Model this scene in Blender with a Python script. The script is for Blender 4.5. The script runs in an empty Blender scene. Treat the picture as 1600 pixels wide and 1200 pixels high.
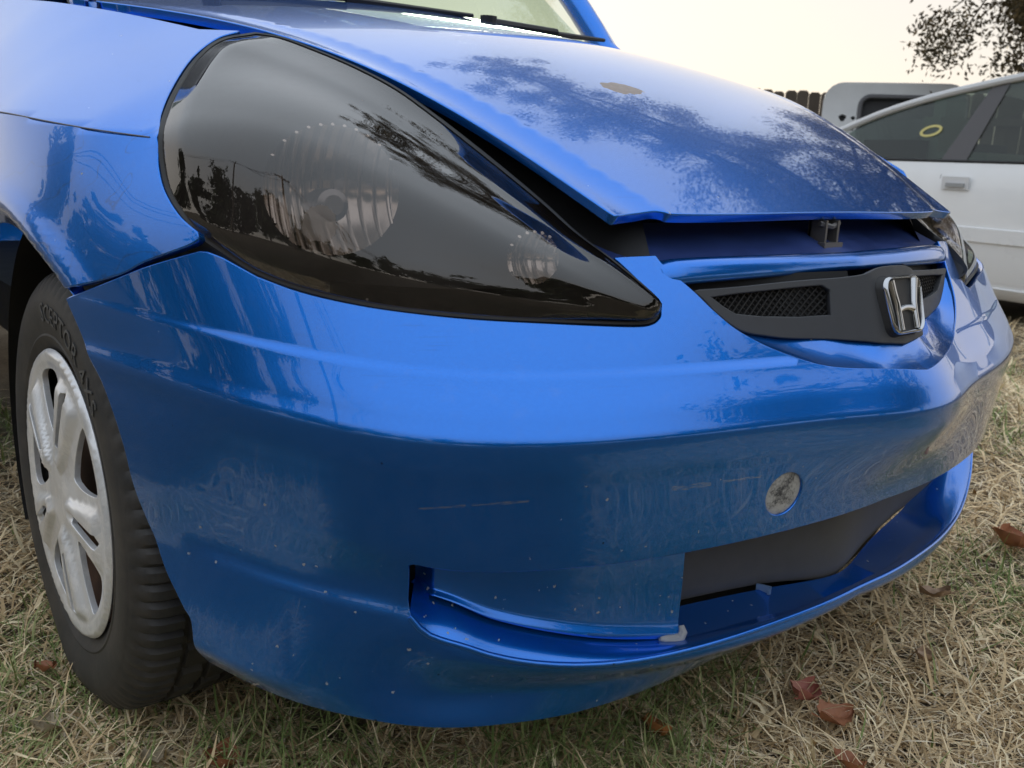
import bpy, bmesh, math, random
import numpy as np
from mathutils import Vector, Matrix
from mathutils.geometry import delaunay_2d_cdt

random.seed(7)
RNG = np.random.default_rng(11)
scene = bpy.context.scene
COL = scene.collection

# ------------------------------------------------------------------ camera
cam_data = bpy.data.cameras.new('camera')
cam = bpy.data.objects.new('camera', cam_data)
COL.objects.link(cam)
YAW, PITCH, ROLL = 0.6923, 0.2402, 0.0407
fwd = Vector((math.sin(YAW)*math.cos(PITCH), math.cos(YAW)*math.cos(PITCH), -math.sin(PITCH)))
rgt = Vector((math.cos(YAW), -math.sin(YAW), 0)); upv = rgt.cross(fwd)
r2 = rgt*math.cos(ROLL) + upv*math.sin(ROLL); u2 = -rgt*math.sin(ROLL) + upv*math.cos(ROLL)
cam.matrix_world = Matrix(((r2.x, u2.x, -fwd.x, -1.0285), (r2.y, u2.y, -fwd.y, -0.4609), (r2.z, u2.z, -fwd.z, 0.7313), (0, 0, 0, 1)))
cam_data.sensor_width = 36.0
cam_data.lens = 36.0*1440.3/1600.0
cam_data.clip_start = 0.02; cam_data.clip_end = 2000
cam_data.dof.use_dof = True
cam_data.dof.focus_distance = 1.12
cam_data.dof.aperture_fstop = 11.0
scene.camera = cam

# ------------------------------------------------------------------ sky, sun, exposure
SUN_EL, SUN_AZ = math.radians(8), math.radians(36)      # azimuth from +Y towards +X
world = bpy.data.worlds.new('World'); scene.world = world; world.use_nodes = True
wn = world.node_tree.nodes; wl = world.node_tree.links
bg = wn['Background']
sky = wn.new('ShaderNodeTexSky'); sky.sky_type = 'NISHITA'; sky.sun_disc = False
sky.sun_elevation = SUN_EL; sky.sun_rotation = SUN_AZ
sky.air_density = 1.0; sky.dust_density = 1.0; sky.ozone_density = 1.0; sky.altitude = 0
# a thin even evening haze over the clear sky: cream at the horizon all round, pale blue above
tc = wn.new('ShaderNodeTexCoord'); sx = wn.new('ShaderNodeSeparateXYZ'); wl.new(tc.outputs['Generated'], sx.inputs[0])
hz = wn.new('ShaderNodeValToRGB'); wl.new(sx.outputs[2], hz.inputs[0])
el = hz.color_ramp.elements
el[0].position = 0.02; el[0].color = (.87, .79, .70, 1)
el[1].position = 1.0; el[1].color = (1.0, 1.11, 1.24, 1)
e2 = el.new(.20); e2.color = (.84, .795, .76, 1)
e3 = el.new(.45); e3.color = (.88, .95, 1.04, 1)
sc_ = wn.new('ShaderNodeVectorMath'); sc_.operation = 'SCALE'; wl.new(hz.outputs[0], sc_.inputs[0]); sc_.inputs['Scale'].default_value = 2.30
veil = wn.new('ShaderNodeMix'); veil.data_type = 'RGBA'; veil.inputs[0].default_value = 0.965
wl.new(sky.outputs[0], veil.inputs[6]); wl.new(sc_.outputs[0], veil.inputs[7]); wl.new(veil.outputs[2], bg.inputs[0]); bg.inputs[1].default_value = 0.10
sun_d = bpy.data.lights.new('sun', 'SUN'); sun_d.energy = 0.6; sun_d.angle = math.radians(12); sun_d.color = (1.0, .88, .70)
sun = bpy.data.objects.new('sun', sun_d); COL.objects.link(sun)
sdir = Vector((math.sin(SUN_AZ)*math.cos(SUN_EL), math.cos(SUN_AZ)*math.cos(SUN_EL), math.sin(SUN_EL)))
sun.rotation_euler = sdir.to_track_quat('Z', 'Y').to_euler()
sun.location = sdir*30
vs = scene.view_settings
vs.view_transform = 'Standard'; vs.look = 'None'; vs.gamma = 1.0; vs.use_curve_mapping = False
vs.exposure = 2.22
scene.cycles.max_bounces = 10; scene.cycles.transparent_max_bounces = 12
scene.cycles.sample_clamp_indirect = 6.0

# ------------------------------------------------------------------ materials
MATS = {}
class NT:
    def __init__(self, name):
        self.m = bpy.data.materials.new(name); self.m.use_nodes = True
        self.t = self.m.node_tree; self.n = self.t.nodes; self.l = self.t.links
        self.b = self.n['Principled BSDF']; self.out = self.n['Material Output']
        MATS[name] = self.m
    def node(self, typ, **kw):
        n = self.n.new(typ)
        for k, v in kw.items():
            if k.startswith('i_'):
                n.inputs[k[2:].replace('_', ' ')].default_value = v
            else:
                setattr(n, k, v)
        return n
    def link(self, a, b): self.l.new(a, b)
    def set(self, **kw):
        for k, v in kw.items():
            self.b.inputs[k.replace('_', ' ')].default_value = v
    def coord(self, scale=(1, 1, 1), rot=(0, 0, 0), which='Object', loc=(0, 0, 0)):
        tc = self.node('ShaderNodeTexCoord'); mp = self.node('ShaderNodeMapping')
        mp.inputs['Scale'].default_value = scale; mp.inputs['Rotation'].default_value = rot; mp.inputs['Location'].default_value = loc
        self.link(tc.outputs[which], mp.inputs[0]); return mp.outputs[0]
    def noise(self, vec, scale, detail=4, rough=.55, dist=0.0):
        n = self.node('ShaderNodeTexNoise'); n.inputs['Scale'].default_value = scale
        n.inputs['Detail'].default_value = detail; n.inputs['Roughness'].default_value = rough; n.inputs['Distortion'].default_value = dist
        if vec is not None: self.link(vec, n.inputs['Vector'])
        return n.outputs['Fac']
    def voro(self, vec, scale, feature='F1', out='Distance', rnd=1.0):
        n = self.node('ShaderNodeTexVoronoi', feature=feature); n.inputs['Scale'].default_value = scale; n.inputs['Randomness'].default_value = rnd
        if vec is not None: self.link(vec, n.inputs['Vector'])
        return n.outputs[out]
    def ramp(self, fac, stops):
        r = self.node('ShaderNodeValToRGB'); e = r.color_ramp.elements
        while len(e) < len(stops): e.new(0.5)
        for i, (p, c) in enumerate(stops):
            e[i].position = p; e[i].color = (c, c, c, 1) if isinstance(c, (int, float)) else (*c, 1)
        self.link(fac, r.inputs[0]); return r.outputs[0]
    def mix(self, fac, a, b, mode='MIX'):
        m = self.node('ShaderNodeMix', data_type='RGBA', blend_type=mode)
        for s, v in ((0, fac), (6, a), (7, b)):
            if isinstance(v, (int, float)): m.inputs[s].default_value = v
            elif isinstance(v, tuple): m.inputs[s].default_value = (*v, 1)
            else: self.link(v, m.inputs[s])
        return m.outputs[2]
    def math(self, op, a, b=0.0):
        m = self.node('ShaderNodeMath', operation=op)
        for s, v in ((0, a), (1, b)):
            if isinstance(v, (int, float)): m.inputs[s].default_value = v
            else: self.link(v, m.inputs[s])
        return m.outputs[0]
    def bump(self, h, strength=.2, dist=.002, normal=None):
        b = self.node('ShaderNodeBump'); b.inputs['Strength'].default_value = strength; b.inputs['Distance'].default_value = dist
        self.link(h, b.inputs['Height'])
        if normal is not None: self.link(normal, b.inputs['Normal'])
        return b.outputs[0]

def simple(name, col, rough=.5, metal=0.0, noise_scale=None, var=.25, bump=0.0, coat=0.0, spec=.5):
    t = NT(name); t.set(Roughness=rough, Metallic=metal, Coat_Weight=coat, Specular_IOR_Level=spec)
    if noise_scale:
        v = t.coord()
        f = t.noise(v, noise_scale, 6, .6)
        c = t.mix(f, tuple(x*(1 - var) for x in col), tuple(min(1, x*(1 + var)) for x in col))
        t.link(c, t.b.inputs['Base Color'])
        if bump: t.link(t.bump(f, bump), t.b.inputs['Normal'])
        r = t.math('MULTIPLY_ADD', f, .3); r.node.inputs[2].default_value = max(0, rough - .15)
        t.link(r, t.b.inputs['Roughness'])
    else:
        t.set(Base_Color=(*col, 1))
    return t.m

def paint_material(name, patch=None, stains=False):
    """weathered metallic blue with clear coat: flake, dust, stone chips, fine scratches"""
    t = NT(name)
    co = t.coord()
    base = (.003, .162, .66)
    flake = t.voro(co, 900, out='Color')
    fl = t.node('ShaderNodeSeparateColor'); t.link(flake, fl.inputs[0])
    c = t.mix(t.math('MULTIPLY', fl.outputs[0], .32), base, (.015, .23, .82))
    blot = t.noise(co, 5.0, 4, .6)
    c = t.mix(t.ramp(blot, [(.35, 0.0), (.75, .06)]), c, (.03, .10, .36))
    # low film of dust
    dust = t.noise(co, 60, 8, .75)
    dmask = t.ramp(dust, [(.55, 0.0), (.85, .09)])
    c = t.mix(dmask, c, (.33, .32, .34))
    # stone chips / dirt specks, pale and dark
    wob = t.node('ShaderNodeTexNoise'); wob.inputs['Scale'].default_value = 420; t.link(co, wob.inputs['Vector'])
    wv = t.node('ShaderNodeVectorMath', operation='MULTIPLY_ADD'); t.link(wob.outputs['Color'], wv.inputs[0]); wv.inputs[1].default_value = (.005, .005, .005); t.link(co, wv.inputs[2])
    v1 = t.node('ShaderNodeTexVoronoi'); v1.inputs['Scale'].default_value = 120; t.link(wv.outputs[0], v1.inputs['Vector'])
    sc = t.node('ShaderNodeSeparateColor'); t.link(v1.outputs['Color'], sc.inputs[0])
    big = t.math('MULTIPLY', t.math('GREATER_THAN', sc.outputs[0], .70), t.math('LESS_THAN', v1.outputs['Distance'], t.math('MULTIPLY', sc.outputs[1], .20)))
    sz = t.node('ShaderNodeSeparateXYZ'); t.link(co, sz.inputs[0])
    low = t.node('ShaderNodeMapRange'); t.link(sz.outputs[2], low.inputs[0]); low.inputs[1].default_value = .46; low.inputs[2].default_value = .30; low.inputs[3].default_value = .12; low.inputs[4].default_value = 1.0
    zone = t.math('MULTIPLY', t.ramp(t.noise(co, 7, 4, .6), [(.40, .08), (.60, 1.0)]), low.outputs[0])
    chips = t.math('MULTIPLY', big, t.math('GREATER_THAN', zone, sc.outputs[2]))
    c = t.mix(chips, c, (.30, .31, .34))
    v2 = t.node('ShaderNodeTexVoronoi'); v2.inputs['Scale'].default_value = 60; t.link(t.coord(loc=(3.1, 1.7, .4)), v2.inputs['Vector'])
    sc2 = t.node('ShaderNodeSeparateColor'); t.link(v2.outputs['Color'], sc2.inputs[0])
    dark = t.math('MULTIPLY', t.math('GREATER_THAN', sc2.outputs[0], .94), t.math('LESS_THAN', v2.outputs['Distance'], t.math('MULTIPLY', sc2.outputs[1], .11)))
    c = t.mix(dark, c, (.02, .025, .04))
    if stains:
        # dried water and grease outlines left by hands
        sn = t.noise(t.coord(scale=(1, 1, 1.3)), 11, 1.5, .4, .8)
        line = t.math('LESS_THAN', t.math('ABSOLUTE', t.math('SUBTRACT', sn, .5)), t.math('MULTIPLY', t.noise(co, 140, 3, .6), .011))
        szs = t.node('ShaderNodeSeparateXYZ'); t.link(co, szs.inputs[0])
        rg = t.math('MULTIPLY', t.math('LESS_THAN', szs.outputs[2], .745), t.math('GREATER_THAN', t.noise(co, 300, 2, .5), .40))
        c = t.mix(t.math('MULTIPLY', t.math('MULTIPLY', line, rg), .35), c, (.04, .07, .16))
    # hairline scratches, two directions, only in some areas
    sarea = t.ramp(t.noise(co, 7.0, 2, .5), [(.52, 0.0), (.66, 1.0)])
    s1 = t.noise(t.coord(scale=(14, 14, 900), rot=(.05, .08, .2)), 1.0, 2, .5)
    s2 = t.noise(t.coord(scale=(700, 60, 22), rot=(.5, .3, .9)), 1.0, 2, .5)
    scr = t.math('MAXIMUM', t.ramp(s1, [(.66, 0.0), (.70, 1.0)]), t.ramp(s2, [(.72, 0.0), (.76, 1.0)]))
    scr = t.math('MULTIPLY', scr, sarea)
    c = t.mix(t.math('MULTIPLY', scr, .22), c, (.02, .05, .16))
    rough_c = t.math('ADD', t.math('MULTIPLY', dmask, .35), .008)
    rough_c = t.math('ADD', rough_c, t.math('MULTIPLY', scr, .15))
    coatw = t.math('SUBTRACT', 1.0, t.math('MAXIMUM', chips, dark))
    metal = t.math('MULTIPLY', t.math('SUBTRACT', 1.0, t.math('MAXIMUM', chips, t.math('MULTIPLY', dmask, .6))), .84)
    if patch:
        (px, py, pz), (rx, ry, rz) = patch
        mp = t.coord(loc=(-px, -py, -pz))
        sep = t.node('ShaderNodeVectorMath', operation='MULTIPLY'); t.link(mp, sep.inputs[0]); sep.inputs[1].default_value = (1/rx, 1/ry, 1/rz)
        rot = t.node('ShaderNodeVectorRotate', rotation_type='Z_AXIS'); rot.inputs['Angle'].default_value = 0.0
        t.link(sep.outputs[0], rot.inputs[0])
        ln = t.node('ShaderNodeVectorMath', operation='LENGTH'); t.link(rot.outputs[0], ln.inputs[0])
        nz = t.math('MULTIPLY', t.math('SUBTRACT', t.noise(co, 60, 5, .6), .5), 1.1)
        pm = t.math('LESS_THAN', t.math('ADD', ln.outputs['Value'], nz), 1.0)
        rust = t.mix(t.noise(co, 120, 6, .7), (.16, .10, .075), (.32, .25, .21))
        c = t.mix(pm, c, rust)
        coatw = t.math('MULTIPLY', coatw, t.math('SUBTRACT', 1.0, pm))
        metal = t.math('MULTIPLY', metal, t.math('SUBTRACT', 1.0, pm))
    t.link(c, t.b.inputs['Base Color']); t.link(metal, t.b.inputs['Metallic'])
    t.set(Roughness=.27, Coat_IOR=1.52)
    t.link(coatw, t.b.inputs['Coat Weight']); t.link(rough_c, t.b.inputs['Coat Roughness'])
    # very slight orange peel in the clear coat, chips stand out
    peel = t.noise(co, 420, 2, .5)
    wav = t.noise(co, 9, 2, .4)
    nb = t.bump(peel, .010, .0003); nb2 = t.bump(wav, .03, .006, nb)
    t.link(nb2, t.b.inputs['Coat Normal']); 
    fb = t.bump(fl.outputs[1], .012, .0003); t.link(fb, t.b.inputs['Normal'])
    return t.m

PAINT = paint_material('blue_paint')
PAINT_WING = paint_material('blue_paint_wing', stains=True)
PAINT_HOOD = paint_material('blue_paint_bonnet', patch=((-.095, .458, .845), (.034, .019, .2)))
BLACK = simple('black_plastic', (.012, .012, .013), .55, noise_scale=40, var=.4, bump=.05)
VOID = simple('dark_cavity', (.008, .008, .009), .8, noise_scale=12, var=.5)
GREYP = simple('grey_plastic', (.046, .048, .054), .58, noise_scale=140, var=.2, bump=.03)
BEAMG = simple('beam_grey', (.075, .073, .072), .7, noise_scale=30, var=.3, bump=.05)
CHROME = simple('chrome', (.50, .51, .53), .10, 1.0)
PRIMER = simple('primer_grey', (.33, .33, .34), .65, noise_scale=18, var=.2)
CLEARP = simple('clip_plastic', (.14, .22, .36), .4)
def rubber(name, dirt):
    t = NT(name); co = t.coord()
    d = t.ramp(t.noise(co, 14, 8, .7), [(.42, 0.0), (.78, dirt)])
    c = t.mix(t.noise(co, 60, 4, .6), (.014, .014, .015), (.034, .033, .032))
    c = t.mix(d, c, (.13, .11, .09))
    t.link(c, t.b.inputs['Base Color']); t.set(Roughness=.62)
    t.link(t.bump(t.noise(co, 300, 3, .6), .25, .0008), t.b.inputs['Normal'])
    return t.m
RUBBER = rubber('tyre_rubber', .35)
RUBBER_TEXT = simple('tyre_lettering', (.085, .085, .085), .55)
def hubcap_mat():
    t = NT('hubcap_silver'); co = t.coord()
    wear = t.ramp(t.noise(co, 22, 9, .72, .6), [(.50, 0.0), (.56, 1.0)])
    grime = t.ramp(t.noise(t.coord(loc=(2, 1, 4)), 9, 9, .75), [(.52, 0.0), (.74, .85)])
    c = t.mix(wear, (.76, .77, .79), (.86, .86, .87))
    c = t.mix(t.math('MULTIPLY', grime, .6), c, (.34, .29, .24))
    t.link(c, t.b.inputs['Base Color']); t.set(Roughness=.30, Metallic=.35, Coat_Weight=.35)
    t.link(t.bump(wear, .25, .0006), t.b.inputs['Normal'])
    return t.m
HUBCAP = hubcap_mat()
RUSTY = simple('rusty_steel', (.10, .055, .035), .8, .3, noise_scale=60, var=.6, bump=.2)

def fresnel(t, ior):
    # same reflectance from either side of the sheet
    fr = t.node('ShaderNodeFresnel'); g = t.node('ShaderNodeNewGeometry')
    m = t.math('MULTIPLY_ADD', g.outputs['Backfacing'], 1/ior - ior); m.node.inputs[2].default_value = ior
    t.link(m, fr.inputs['IOR']); return fr
def lens_mat():
    t = NT('smoked_lens')
    t.n.remove(t.b)
    tr = t.node('ShaderNodeBsdfTransparent'); tr.inputs[0].default_value = (.56, .50, .46, 1)
    gl = t.node('ShaderNodeBsdfGlossy'); gl.inputs['Color'].default_value = (1, 1, 1, 1)
    co = t.coord()
    dust = t.ramp(t.noise(co, 30, 9, .75), [(.5, .004), (.8, .05)])
    t.link(dust, gl.inputs['Roughness'])
    fr = fresnel(t, 1.75)
    m1 = t.node('ShaderNodeMixShader'); t.link(fr.outputs[0], m1.inputs[0]); t.link(tr.outputs[0], m1.inputs[1]); t.link(gl.outputs[0], m1.inputs[2])
    # film residue and dust: a weak diffuse veil
    df = t.node('ShaderNodeBsdfDiffuse'); df.inputs[0].default_value = (.20, .165, .14, 1)
    veil = t.ramp(t.noise(co, 18, 8, .72), [(.45, .015), (.82, .10)])
    v1 = t.node('ShaderNodeTexVoronoi'); v1.inputs['Scale'].default_value = 75; t.link(co, v1.inputs['Vector'])
    sc = t.node('ShaderNodeSeparateColor'); t.link(v1.outputs['Color'], sc.inputs[0])
    chip = t.math('MULTIPLY', t.math('GREATER_THAN', sc.outputs[0], .93), t.math('LESS_THAN', v1.outputs['Distance'], t.math('MULTIPLY', sc.outputs[1], .10)))
    # a peeled spot of the tint film
    pv = t.node('ShaderNodeVectorMath', operation='DISTANCE'); t.link(co, pv.inputs[0]); pv.inputs[1].default_value = LENS_PEEL
    pm = t.math('LESS_THAN', t.math('ADD', pv.outputs['Value'], t.math('MULTIPLY', t.noise(co, 55, 4, .6), .016)), .0245)
    fac = t.math('MAXIMUM', t.math('MAXIMUM', veil, t.math('MULTIPLY', chip, .8)), t.math('MULTIPLY', pm, .55))
    m2 = t.node('ShaderNodeMixShader'); t.link(fac, m2.inputs[0]); t.link(m1.outputs[0], m2.inputs[1]); t.link(df.outputs[0], m2.inputs[2])
    t.link(m2.outputs[0], t.out.inputs[0])
    return t.m
LENS_PEEL = (-.634, .293, .668)
LENS = lens_mat()
def glass_mat(name, tint, rough=.0):
    t = NT(name); t.n.remove(t.b)
    tr = t.node('ShaderNodeBsdfTransparent'); tr.inputs[0].default_value = (*tint, 1)
    gl = t.node('ShaderNodeBsdfGlossy'); gl.inputs['Roughness'].default_value = rough
    fr = fresnel(t, 1.55)
    m1 = t.node('ShaderNodeMixShader'); t.link(fr.outputs[0], m1.inputs[0]); t.link(tr.outputs[0], m1.inputs[1]); t.link(gl.outputs[0], m1.inputs[2])
    t.link(m1.outputs[0], t.out.inputs[0]); return t.m
GLASS = glass_mat('window_glass', (.62, .72, .68))
REFLECTOR = simple('reflector', (.72, .70, .68), .16, 1.0)
AMBER = simple('bulb_amber', (.55, .28, .10), .3)
WHITEP = simple('white_paint', (.82, .83, .84), .3, noise_scale=3, var=.05, coat=.6)
DIRTYWHITE = simple('dirty_white', (.62, .63, .64), .5, noise_scale=6, var=.12)

# ------------------------------------------------------------------ mesh helpers
def tag(o, label=None, cat=None, group=None, kind=None):
    if label: o['label'] = label
    if cat: o['category'] = cat
    if group: o['group'] = group
    if kind: o['kind'] = kind
    return o
def empty(name, loc=(0, 0, 0), parent=None):
    o = bpy.data.objects.new(name, None); o.location = loc; o.empty_display_size = .1
    COL.objects.link(o); o.parent = parent; return o
def mk(name, V, F, mat, parent=None, smooth=True, normals=None, angle=None):
    me = bpy.data.meshes.new(name)
    me.from_pydata([tuple(map(float, v)) for v in V], [], [tuple(map(int, f)) for f in F])
    me.update()
    if smooth: me.polygons.foreach_set('use_smooth', [True]*len(me.polygons))
    if mat: me.materials.append(mat)
    if normals is not None:
        me.normals_split_custom_set_from_vertices([tuple(map(float, n)) for n in normals])
    elif smooth and angle:
        me.set_sharp_from_angle(angle=math.radians(angle))
    o = bpy.data.objects.new(name, me); COL.objects.link(o); o.parent = parent
    return o
class MB:
    def __init__(self): self.V = []; self.F = []
    def add(self, V, F):
        b = len(self.V); self.V += [tuple(v) for v in V]; self.F += [tuple(i + b for i in f) for f in F]
    def box(self, c, s, R=None, taper=1.0):
        P = [(x*s[0]/2*(taper if z > 0 else 1), y*s[1]/2*(taper if z > 0 else 1), z*s[2]/2) for z in (-1, 1) for y in (-1, 1) for x in (-1, 1)]
        if R is not None: P = [tuple(R @ Vector(p)) for p in P]
        P = [(p[0] + c[0], p[1] + c[1], p[2] + c[2]) for p in P]
        self.add(P, [(0, 2, 3, 1), (4, 5, 7, 6), (0, 1, 5, 4), (2, 6, 7, 3), (1, 3, 7, 5), (0, 4, 6, 2)])
    def tube(self, pts, rad, n=8, cap=True):
        pts = [Vector(p) for p in pts]; rad = rad if isinstance(rad, (list, tuple)) else [rad]*len(pts)
        V = []; F = []; prev = None
        for i, p in enumerate(pts):
            d = (pts[min(i+1, len(pts)-1)] - pts[max(i-1, 0)]).normalized()
            if prev is None:
                a = d.orthogonal().normalized()
            else:
                a = (prev - d*prev.dot(d)); a = a.normalized() if a.length > 1e-6 else d.orthogonal().normalized()
            prev = a; b = d.cross(a)
            for k in range(n):
                t = 2*math.pi*k/n; V.append(p + (a*math.cos(t) + b*math.sin(t))*rad[i])
        for i in range(len(pts)-1):
            for k in range(n):
                F.append((i*n+k, i*n+(k+1) % n, (i+1)*n+(k+1) % n, (i+1)*n+k))
        if cap: F.append(tuple(range(n))[::-1]); F.append(tuple(range((len(pts)-1)*n, len(pts)*n)))
        self.add(V, F)
    def grid(self, P, closed=False):
        P = np.asarray(P, float); a, b = P.shape[:2]
        F = []
        for i in range(a-1):
            for j in range(b if closed else b-1):
                F.append((i*b+j, i*b+(j+1) % b, (i+1)*b+(j+1) % b, (i+1)*b+j))
        self.add(P.reshape(-1, 3).tolist(), F)
    def lathe(self, prof, n, axis_o, closed=False):
        """profile of (offset along X, radius) turned about an axis parallel to X through axis_o"""
        P = []
        for x, r in prof:
            t = np.arange(n)*2*np.pi/n
            P.append(np.stack([np.full(n, axis_o[0] + x), axis_o[1] + r*np.cos(t), axis_o[2] + r*np.sin(t)], 1))
        self.grid(np.array(P), closed=True)
    def build(self, name, mat, parent=None, smooth=True, angle=35):
        return mk(name, self.V, self.F, mat, parent, smooth, None, angle)

def inpoly(P, poly):
    x, y = P[:, 0], P[:, 1]; c = np.zeros(len(P), bool); q = np.roll(poly, 1, 0)
    for (x0, y0), (x1, y1) in zip(poly, q):
        if y0 == y1: continue
        m = ((y0 > y) != (y1 > y)) & (x < (x1 - x0)*(y - y0)/(y1 - y0) + x0)
        c ^= m
    return c
def resample(loop, sp):
    out = []
    L = np.asarray(loop, float)
    for a, b in zip(L, np.roll(L, -1, 0)):
        n = max(1, int(math.ceil(np.hypot(*(b - a))/sp)))
        for k in range(n): out.append(a + (b - a)*k/n)
    return np.array(out)
def smooth_open(pts, n=8):
    """Catmull-Rom through open point list"""
    P = np.asarray(pts, float); P = np.vstack([2*P[0] - P[1], P, 2*P[-1] - P[-2]]); out = []
    for i in range(1, len(P) - 2):
        for t in np.arange(n)/n:
            out.append(.5*((2*P[i]) + (-P[i-1] + P[i+1])*t + (2*P[i-1] - 5*P[i] + 4*P[i+1] - P[i+2])*t*t + (-P[i-1] + 3*P[i] - 3*P[i+1] + P[i+2])*t**3))
    out.append(P[-2]); return np.array(out)
def seg_dist(P, A, B):
    d = np.full(len(P), 1e9)
    for a, b in zip(A, B):
        ab = b - a; t = np.clip(((P - a) @ ab)/max(1e-12, ab @ ab), 0, 1)
        d = np.minimum(d, np.hypot(*(P - a - t[:, None]*ab).T))
    return d
def panel(name, outer, fn, sp, mat, parent, holes=(), hem=.010, ref=(0, 1.0, .40), mirror=False, both=True, sp2=None, nohem=None, edge=.0016, raw=False):
    """sheet-metal panel: 2-D outline (with holes) triangulated on a regular grid and mapped on the surface fn(u,v); hemmed edges"""
    sp2 = sp2 or sp
    loops = [resample(outer, max(sp, sp2))] + [resample(h, sp*.7) for h in holes]
    A = np.vstack(loops); E = []; b = 0
    for l in loops:
        E += [(b + i, b + (i + 1) % len(l)) for i in range(len(l))]; b += len(l)
    B = A[[e[1] for e in E]]
    lo, hi = loops[0].min(0), loops[0].max(0)
    gu = np.arange(lo[0], hi[0], sp); gv = np.arange(lo[1], hi[1], sp2)
    G = np.stack(np.meshgrid(gu, gv), -1).reshape(-1, 2)
    keep = inpoly(G, loops[0])
    for h in loops[1:]: keep &= ~inpoly(G, h)
    G = G[keep]
    if len(G): G = G[seg_dist(G, A, B) > .45*min(sp, sp2)]
    P2 = np.vstack([A, G])
    r = delaunay_2d_cdt([Vector(p) for p in P2], E, [], 0, 1e-7, False)
    V2 = np.array([tuple(v) for v in r[0]]); T = np.array([f for f in r[2] if len(f) == 3])
    cen = V2[T].mean(1)
    k = inpoly(cen, loops[0])
    for h in loops[1:]: k &= ~inpoly(cen, h)
    T = T[k]
    u, v = V2[:, 0], V2[:, 1]; e = 2e-4
    P = fn(u, v)
    N = np.cross(fn(u + e, v) - fn(u - e, v), fn(u, v + e) - fn(u, v - e))
    N /= np.maximum(1e-12, np.linalg.norm(N, axis=1))[:, None]
    if (N*(P - np.array(ref))).sum() < 0: N = -N
    fnrm = np.cross(P[T[:, 1]] - P[T[:, 0]], P[T[:, 2]] - P[T[:, 0]])
    fl = (fnrm*N[T].sum(1)).sum(1) < 0
    T[fl] = T[fl][:, ::-1]
    VV = [P]; NN = [N]; FF = [tuple(t) for t in T]; nv = len(P)
    if hem:
        from collections import Counter
        cnt = Counter()
        for t in T:
            for i in range(3): cnt[tuple(sorted((t[i], t[(i+1) % 3])))] += 1
        nxt = {}
        for t in T:
            for i in range(3):
                a_, b_ = int(t[i]), int(t[(i+1) % 3])
                if cnt[tuple(sorted((a_, b_)))] == 1: nxt.setdefault(a_, []).append(b_)
        bverts = sorted(set(nxt) | {b_ for l in nxt.values() for b_ in l}); idx = {q: i for i, q in enumerate(bverts)}
        out = np.zeros((len(bverts), 3))
        edges = [(a_, b_) for a_, l in nxt.items() for b_ in l]
        if nohem is not None: edges = [ed for ed in edges if not nohem(P[ed[0]], P[ed[1]])]
        for a_, b_ in edges:
            o_ = np.cross(P[b_] - P[a_], N[a_] + N[b_]); o_ /= max(1e-12, np.linalg.norm(o_))
            out[idx[a_]] += o_; out[idx[b_]] += o_
        out /= np.maximum(1e-9, np.linalg.norm(out, axis=1))[:, None]
        bp, bn = P[bverts], N[bverts]
        rows = [(bp, bn), (bp + out*edge*.7 - bn*edge*.3, (bn + out)), (bp + out*edge - bn*edge, out), (bp + out*edge*.7 - bn*hem*.5, out), (bp - bn*hem, out)]
        m = len(bverts)
        for q, (pp, n_) in enumerate(rows):
            VV.append(pp); NN.append(n_/np.maximum(1e-9, np.linalg.norm(n_, axis=1))[:, None])
        for q in range(len(rows) - 1):
            for a_, b_ in edges:
                i, j = idx[a_], idx[b_]
                FF.append((nv + q*m + j, nv + q*m + i, nv + (q+1)*m + i, nv + (q+1)*m + j))
    P = np.vstack(VV); N = np.vstack(NN)
    if mirror:
        P2_ = P*np.array([-1, 1, 1]); N2_ = N*np.array([-1, 1, 1]); F2 = [tuple(f[::-1]) for f in FF]
        if both:
            F2 = [tuple(i + len(P) for i in f) for f in F2]
            P = np.vstack([P, P2_]); N = np.vstack([N, N2_]); FF = FF + F2
        else:
            P, N, FF = P2_, N2_, F2
    if raw: return P, FF, N
    return mk(name, P, FF, mat, parent, True, N)

# ---- shared shape functions: the car stands nose towards -Y, centre plane X = 0 ----
def pchip(xs, ys, x):
    xs = np.asarray(xs, float); ys = np.asarray(ys, float); x = np.asarray(x, float)
    h = np.diff(xs); d = np.diff(ys) / h
    m = np.zeros(len(xs))
    m[0] = d[0]; m[-1] = d[-1]
    for i in range(1, len(xs) - 1):
        if d[i-1] * d[i] > 0:
            w1 = 2*h[i] + h[i-1]; w2 = h[i] + 2*h[i-1]
            m[i] = (w1 + w2) / (w1/d[i-1] + w2/d[i])
    k = np.clip(np.searchsorted(xs, x) - 1, 0, len(h) - 1)
    t = (x - xs[k]) / h[k]
    lo = t < 0; hi = t > 1
    tt = np.clip(t, 0, 1)
    r = ((2*tt**3 - 3*tt**2 + 1) * ys[k] + (tt**3 - 2*tt**2 + tt) * h[k] * m[k]
         + (-2*tt**3 + 3*tt**2) * ys[k+1] + (tt**3 - tt**2) * h[k] * m[k+1])
    r = np.where(lo, ys[k] + (t * h[k]) * m[k], r)
    r = np.where(hi, ys[k+1] + ((t - 1) * h[k]) * m[k+1], r)
    return r

def sstep(a, b, x):
    t = np.clip((x - a) / (b - a), 0, 1)
    return t*t*(3 - 2*t)

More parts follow.
